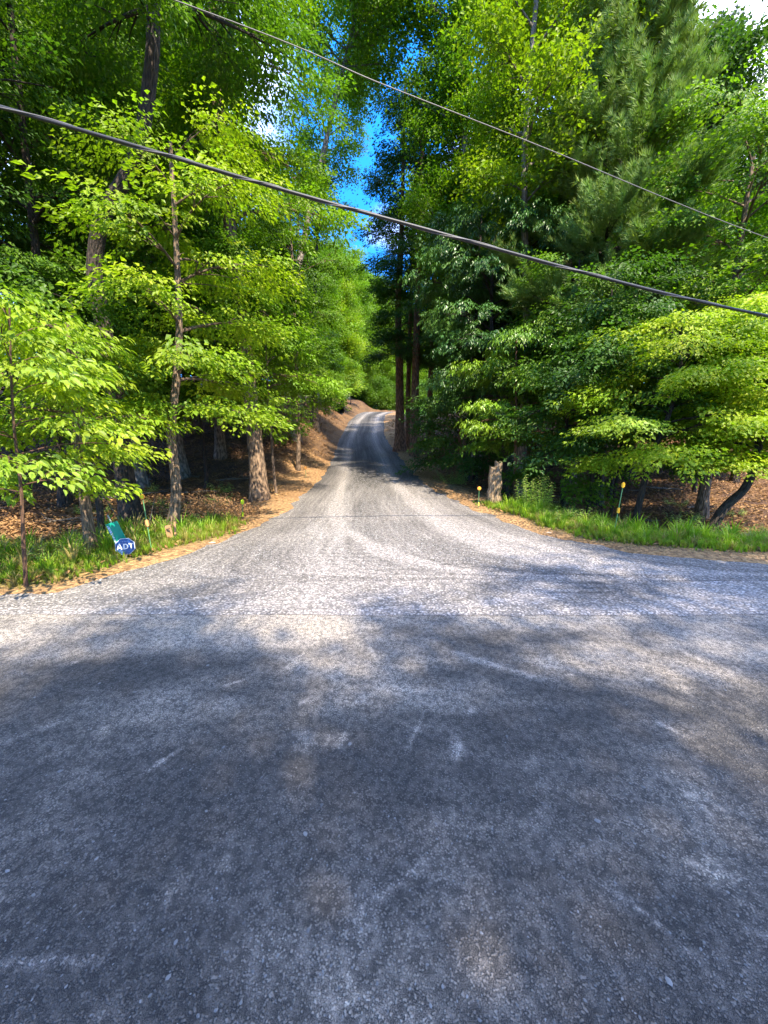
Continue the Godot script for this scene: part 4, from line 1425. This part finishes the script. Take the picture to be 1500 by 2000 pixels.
	tree("leafy_tree", "yellow green leafy tree below the tall pine", "tree", {"trunk": T.call([Vector3(8.2, 0, -10), Vector3(8.2, 4, -10), Vector3(8.4, 8, -10.2)]), "r0": 0.13, "r1": 0.04, "from": 2.2, "limbs": 34, "len": 2.2, "len_top": 1.6, "rise": 0.3, "style": "shelf", "sprays": 40, "size": 1.1, "hue": "lime", "bark": "bark"})
	tree("walnut_tree", "dark glossy tree with drooping compound leaves right of the far driveway", "tree", {"trunk": T.call([Vector3(4.15, 0.3, -13.4), Vector3(4.0, 3.1, -13.4), Vector3(3.5, 5.2, -13.6), Vector3(3.5, 8.2, -13.8)]), "r0": 0.11, "r1": 0.035, "from": 3.3, "limbs": 30, "len": 2.5, "len_top": 1.6, "rise": 0.35, "style": "pinnate", "sprays": 24, "size": 1.0, "hue": "glossy", "bark": "bark_dark", "parts": true})
	tree("walnut_tree", "smaller tree with pale sunlit drooping leaves above the stump post", "tree", {"trunk": T.call([Vector3(3.85, 0, -11.4), Vector3(3.75, 2.0, -11.4), Vector3(3.6, 4.6, -11.4)]), "r0": 0.06, "r1": 0.02, "loose": 0.6, "from": 1.9, "limbs": 15, "len": 1.35, "len_top": 0.9, "rise": 0.2, "style": "pinnate", "sprays": 15, "size": 0.95, "hue": "lime", "bark": "bark_red", "parts": true})
	tree("understory_tree", "shaded layered tree behind the cone shaped shrub", "tree", {"trunk": T.call([Vector3(4.9, 0, -10.6), Vector3(4.85, 2.4, -10.7), Vector3(5.0, 6.2, -11)]), "r0": 0.07, "r1": 0.02, "from": 1.2, "limbs": 22, "len": 1.5, "len_top": 1.1, "rise": 0.12, "style": "shelf", "sprays": 24, "hue": "mid", "bark": "bark_dark"})
	tree("understory_tree", "low layered branches hanging toward the driveway left of the stump post", "tree", {"trunk": T.call([Vector3(3.0, 0.3, -15), Vector3(2.85, 1.7, -15), Vector3(2.9, 3.1, -15.2)]), "r0": 0.10, "r1": 0.03, "from": 0.8, "limbs": 14, "len": 1.9, "len_top": 1.4, "rise": 0.08, "style": "shelf", "sprays": 26, "size": 1.1, "hue": "dark", "bark": "bark_red"})
	tree("tall_pine", "tall soft needled pine reaching the top of the frame on the right", "tree", {"trunk": T.call([Vector3(6.5, 0, -12), Vector3(6.5, 2.57, -12), Vector3(6.2, 5.39, -12), Vector3(6.28, 7.36, -12), Vector3(6.4, 9.2, -12), Vector3(6.35, 11.5, -12), Vector3(6.35, 14.0, -12)]), "r0": 0.2, "r1": 0.04, "waist": 0.08, "from": 3.6, "limbs": 60, "len": 2.7, "len_top": 0.2, "rise": 0.28, "style": "pine", "sprays": 66, "size": 1.15, "hue": "pine", "bark": "bark_dark", "parts": true})
	tree("tall_pine", "dark blue green pine against the sky at the upper right", "tree", {"trunk": T.call([Vector3(15.2, 0, -22), Vector3(15.1, 9, -22), Vector3(15.4, 19.8, -22)]), "r0": 0.3, "r1": 0.05, "waist": 0.2, "from": 8, "limbs": 40, "len": 2.0, "len_top": 0.5, "rise": 0.3, "style": "pine", "sprays": 52, "size": 1.6, "hue": "bluepine", "bark": "bark"})
	tree("tall_pine", "dark pine at the right edge below the patch of sky", "tree", {"trunk": T.call([Vector3(18.5, 0, -19), Vector3(18.5, 7, -19), Vector3(18.8, 15, -19)]), "r0": 0.28, "r1": 0.05, "from": 4, "limbs": 46, "len": 3.6, "len_top": 1.6, "rise": 0.3, "style": "pine", "sprays": 52, "size": 1.6, "hue": "bluepine", "bark": "bark"})
	var colA := {"style": "shelf", "sprays": 36, "size": 1.15, "hue": "dark", "bark": "bark_red", "parts": true}
	for k in [
		["nearest of the tall brown trunks at the right edge of the driveway", [Vector3(0.95, 1, -24), Vector3(0.92, 5.28, -24), Vector3(0.8, 9.19, -24), Vector3(0.95, 12.35, -24), Vector3(1.1, 20, -24)], 0.30, Vector3(0.25, 0, 0)],
		["thick brown trunk just right of the nearest tall driveway trunk", [Vector3(1.75, 1, -22), Vector3(1.68, 4.45, -22), Vector3(1.9, 19, -22)], 0.27, Vector3(0.5, 0, 0)],
		["thinner brown trunk standing between the two tall driveway trunks", [Vector3(1.62, 1, -26), Vector3(1.55, 5, -26), Vector3(1.8, 17, -26)], 0.20, Vector3(0.5, 0, 0)],
		["brown trunk in front of the sunny lawn patch", [Vector3(3.5, 1, -30), Vector3(3.4, 5.5, -30), Vector3(3.7, 19, -30)], 0.25, Vector3.ZERO]]:
		var o := colA.duplicate()
		o.merge({"trunk": T.call(k[1]), "r0": k[2], "r1": 0.05, "from": 5.4, "limbs": 34, "len": 2.0, "len_top": 1.4, "rise": 0.15, "lean": k[3]})
		tree("column_tree", k[0], "tree", o)
	for k in [
		["tall forked tree with bare grey upper trunk beside the strip of sky", [Vector3(4.2, 0.3, -18), Vector3(4.0, 5.0, -18), Vector3(3.82, 7.29, -18), Vector3(3.43, 10.24, -18), Vector3(3.12, 14.78, -18), Vector3(2.6, 22, -18)], Vector3(-0.35, 0, 0)],
		["tall tree with slanting pale stem in the middle of the right woods", [Vector3(4.4, 0.3, -19.5), Vector3(4.23, 6, -19.3), Vector3(4.23, 11.1, -19), Vector3(5.05, 14.4, -19), Vector3(5.6, 22, -19)], Vector3.ZERO],
		["tall tree with long pale limb leaning right toward the pine", [Vector3(5.3, 0, -17), Vector3(5.5, 6, -17), Vector3(5.68, 11.5, -17), Vector3(6.1, 12.6, -17), Vector3(7.2, 14.4, -17), Vector3(8, 19, -17)], Vector3.ZERO]]:
		tree("tall_tree", k[0], "tree", {"trunk": T.call(k[1]), "r0": 0.22, "r1": 0.06, "from": 6.5, "limbs": 38, "len": 2.5, "len_top": 2.0, "rise": 0.55, "style": "clump", "sprays": 46, "gap": Vector3(0, 0, 1), "size": 1.15, "hue": "lime", "bark": "bark_grey", "parts": true, "lean": k[2]})
	tree("big_tree", "thick pale trunk deep in the shade behind the right shrubs", "tree", {"trunk": T.call([Vector3(7.1, 0, -15), Vector3(6.95, 3.36, -15), Vector3(6.8, 5.5, -15), Vector3(6.9, 18, -15)]), "r0": 0.21, "r1": 0.06, "from": 5.5, "limbs": 26, "len": 2.4, "rise": 0.3, "style": "clump", "sprays": 46, "size": 1.15, "hue": "mid", "bark": "bark_pale"})
	for k in [["dark slim trunk right of the low hanging branches", 3.75, 16.2, 0.10, 9.0], ["dark trunk behind the tree with compound leaves", 3.3, 15.8, 0.13, 11.0], ["dark thin leaning trunk left of the lime tree", 4.85, 9.3, 0.05, 5.0], ["thin dark stem just behind the lime tree's leaning stem", 5.6, 9.6, 0.04, 5.0]]:
		tree("dark_trunk", k[0], "tree", {"trunk": T.call([Vector3(k[1], 0, -k[2]), Vector3(k[1] + 0.12, k[4] * 0.3, -k[2]), Vector3(k[1] + 0.3, k[4], -k[2] - 0.3)]), "r0": k[3], "r1": 0.02, "from": k[4] * 0.4, "limbs": 16, "len": 1.6, "style": "shelf", "sprays": 22, "hue": "dark", "bark": "bark_dark"})
	# ---- trees of the deeper woods: five kinds, then copies
	var kinds := []
	kinds.append(tree("canopy_tree", "tall straight green tree on the left slope well behind the big pale trunk", "tree", {"trunk": T.call([Vector3(-6.6, 0, -16), Vector3(-6.5, 6, -16), Vector3(-6.7, 20, -16.2)]), "r0": 0.2, "r1": 0.05, "from": 5.0, "limbs": 42, "len": 2.7, "len_top": 1.8, "rise": 0.22, "style": "shelf", "sprays": 30, "size": 1.25, "hue": "mid", "bark": "bark"}))
	kinds.append(tree("canopy_tree", "tall loose crowned tree on the left slope behind the S curved trunk", "tree", {"trunk": T.call([Vector3(-10.5, 0, -13), Vector3(-10.4, 7, -13), Vector3(-10.8, 19, -13)]), "r0": 0.24, "r1": 0.06, "from": 6.0, "limbs": 38, "len": 3.3, "len_top": 2.2, "rise": 0.45, "style": "clump", "sprays": 38, "size": 1.25, "hue": "lime", "bark": "bark_grey"}))
	kinds.append(tree("canopy_tree", "dark crowned tree behind the thick pale trunk on the right", "tree", {"trunk": T.call([Vector3(9.6, 0, -15.5), Vector3(9.5, 5, -15.5), Vector3(9.8, 13, -15.5)]), "r0": 0.22, "r1": 0.06, "from": 3.0, "limbs": 46, "len": 3.0, "len_top": 2.0, "rise": 0.3, "style": "clump", "sprays": 56, "size": 1.25, "hue": "dark", "bark": "bark_dark"}))
	kinds.append(tree("wood_sapling", "thin understory tree on the left slope beyond the slim brown trunk", "tree", {"trunk": T.call([Vector3(-5.4, 0, -20), Vector3(-5.3, 3, -20), Vector3(-5.5, 8, -20.2)]), "r0": 0.07, "r1": 0.02, "from": 2.6, "limbs": 22, "len": 1.9, "len_top": 1.1, "rise": 0.15, "style": "shelf", "sprays": 28, "size": 1.2, "hue": "lime", "bark": "bark_dark"}))
	kinds.append(tree("pale_tree", "pale green feathery tree closing the view above the driveway's end", "tree", {"trunk": T2.call([Vector3(-3.5, 0, -82), Vector3(-3.4, 8, -82), Vector3(-3.6, 21, -82)]), "r0": 0.35, "r1": 0.08, "from": 2.5, "limbs": 56, "len": 5.0, "len_top": 3.0, "rise": 0.35, "style": "clump", "sprays": 66, "size": 2.4, "hue": "lime", "bark": "bark_grey"}))
	tree("roadside_tree", "tall tree with yellow green crown high in front of the slanting pale stems", "tree", {"trunk": T.call([Vector3(4.4, 0, -12.6), Vector3(4.3, 5, -12.6), Vector3(3.9, 10, -12.5), Vector3(4.2, 17, -12.4)]), "r0": 0.15, "r1": 0.04, "from": 8.0, "limbs": 20, "len": 2.0, "len_top": 1.6, "rise": 0.5, "style": "clump", "sprays": 44, "size": 1.1, "hue": "bright", "bark": "bark_grey", "parts": true})
	tree("overhanging_tree", "tall tree whose high crown reaches over the driveway above the strip of sky", "tree", {"trunk": T.call([Vector3(-4.4, 1, -20), Vector3(-4.3, 8, -20), Vector3(-2.0, 16.5, -19.8), Vector3(0.1, 22.5, -19.5)]), "r0": 0.2, "r1": 0.05, "from": 15.6, "limbs": 34, "len": 3.2, "len_top": 3.6, "rise": 0.2, "style": "clump", "sprays": 46, "size": 1.2, "hue": "lime", "bark": "bark_grey", "parts": true, "lean": Vector3(0.5, 0, 0)})
	tree("slope_tree", "bright yellow green tree halfway up the left side of the driveway", "tree", {"trunk": T2.call([Vector3(-6.4, 0, -48), Vector3(-6.3, 5, -48), Vector3(-6.2, 13.5, -48)]), "r0": 0.2, "r1": 0.05, "from": 2.5, "limbs": 40, "len": 3.2, "len_top": 1.8, "rise": 0.3, "style": "clump", "sprays": 50, "size": 1.8, "hue": "bright", "bark": "bark_dark"})
	kinds.append(tree("street_tree", "thin crowned tree across the road behind the viewer's right shoulder", "tree", {"trunk": T.call([Vector3(2.8, 0, 8.8), Vector3(2.8, 6, 8.8), Vector3(3.0, 14.5, 8.8)]), "r0": 0.2, "r1": 0.05, "from": 6.0, "limbs": 26, "len": 2.9, "len_top": 2.0, "rise": 0.35, "style": "clump", "sprays": 34, "size": 1.2, "hue": "mid", "bark": "bark"}))
	kinds.append(tree("bush", "broad dense bush left of where the driveway bends away", "bush", {"trunk": T2.call([Vector3(-6.5, 0, -76), Vector3(-6.5, 1.5, -76), Vector3(-6.4, 4.6, -76)]), "r0": 0.08, "r1": 0.02, "from": 0.2, "limbs": 30, "len": 2.6, "len_top": 1.2, "rise": 0.3, "style": "clump", "sprays": 30, "size": 2.0, "hue": "mid", "bark": "bark_dark"}))
	for k in [["nearer of the two dark trunks on the bank beside the boulder", -6.1, 45.0, 0.13], ["farther of the two dark trunks on the bank beside the boulder", -5.0, 48.5, 0.15]]:
		tree("dark_trunk", k[0], "tree", {"trunk": T2.call([Vector3(k[1], 0, -k[2]), Vector3(k[1] - 0.1, 4, -k[2]), Vector3(k[1] + 0.1, 13, -k[2])]), "r0": k[3], "r1": 0.04, "from": 4.6, "limbs": 20, "len": 2.2, "style": "clump", "sprays": 30, "size": 1.6, "hue": "lime", "bark": "bark_dark"})
	tree("lacy_tree", "tall thin crowned tree leaning over the driveway with sky showing through", "tree", {"trunk": T2.call([Vector3(-4.6, 0, -27), Vector3(-4.5, 7, -27), Vector3(-3.9, 14, -27), Vector3(-2.5, 21.5, -27)]), "r0": 0.19, "r1": 0.04, "from": 13.2, "limbs": 26, "len": 2.6, "len_top": 2.2, "rise": 0.15, "style": "clump", "sprays": 24, "size": 1.25, "hue": "mid", "bark": "bark_dark", "parts": true, "lean": Vector3(0.35, 0, 0)})
	var lists := [
		["tall green tree deep in the woods on the left slope", "trees deep in the left woods", [[0, -9, 18.5], [1, -13, 21], [1, -11, 27], [0, -16, 15], [1, -14.5, 33], [0, -21, 30], [1, -10, 39], [0, -7.2, 36], [1, -17, 42], [0, -13, 49], [1, -8.6, 54], [0, -22, 50], [1, -27, 36], [0, -33, 28], [2, -15, 10.2], [2, -12.5, 8.2]]],
		["tall green tree deep in the woods on the right", "trees deep in the right woods", [[2, 8.8, 20], [1, 12.5, 23, 0.8], [2, 6.6, 24.5], [2, 10, 29], [1, 15, 29, 0.8], [2, 8.2, 31], [2, 14, 36], [1, 20, 26, 0.6], [2, 20, 35, 0.8], [2, 26, 30, 0.7], [2, 12.5, 14.0, 0.55], [2, 27, 20, 0.7], [1, 9.0, 36], [2, 18, 44], [2, 7.0, 33]]],
		["thin understory tree in the left woods with layered leaves", "understory trees in the left woods", [[3, -7.4, 13.8], [3, -9.5, 15], [3, -6.2, 18], [3, -5.9, 26], [3, -8.6, 22], [3, -5.4, 31], [3, -11.5, 19], [3, -5.9, 46], [3, -6.6, 36], [3, -12, 25], [3, -10, 11], [3, -5.7, 12.4], [3, -5.6, 39], [3, -5.3, 53], [3, -5.0, 60]]],
		["thin understory tree in the right woods with layered leaves", "understory trees in the right woods", [[3, 6.2, 19], [3, 8.6, 16.8], [3, 7.6, 13.2], [3, 11.5, 19], [3, 10, 12.6], [3, 7.4, 22]]],
		["large green tree in the row closing the far end of the view", "far trees beyond the top of the driveway", [[4, -12, 80, 1.1], [4, -6.2, 70, 0.95], [4, 4.5, 90], [4, 13, 92], [4, 22, 90], [4, -20, 76], [4, -29, 70], [4, 31, 84], [4, -8.5, 88, 1.1], [4, 40, 74], [4, 34, 58], [4, -36, 56], [4, 9, 97], [4, 18, 99], [4, -1, 90, 1.15], [4, 0.5, 84, 0.9]]],
		["dense bush in the row under the far trees", "bushes under the far trees", [[6, -3.6, 77], [6, -0.8, 79, 1.1], [6, 2.0, 80], [6, 4.8, 81, 1.1], [6, -9.8, 75, 1.1], [6, -13, 74], [6, 8.5, 86, 1.2], [6, 12.5, 87, 1.2], [6, 16.5, 88, 1.2], [6, 20.5, 88, 1.2]]],
		["tree standing across the road behind the viewer", "trees across the road behind the viewer", [[5, -6.6, -9.6], [5, -1.9, -9.2], [5, 7.6, -9.4, 1.05], [5, 11.4, -7.2, 1.16], [5, 5.2, -8.8, 0.95], [5, 0.4, -9.0, 0.95], [5, 16.5, -8.6, 1.1], [5, -12.5, -9.8]]]]
	rng.seed = 99
	for l in lists:
		for p in l[2]:
			dup(kinds[p[0]], spot(p[1], p[2], 0.15), rng.randf() * TAU, rng.randf_range(0.92, 1.08) * (p[3] if p.size() > 3 else 1.0), l[0], l[1])
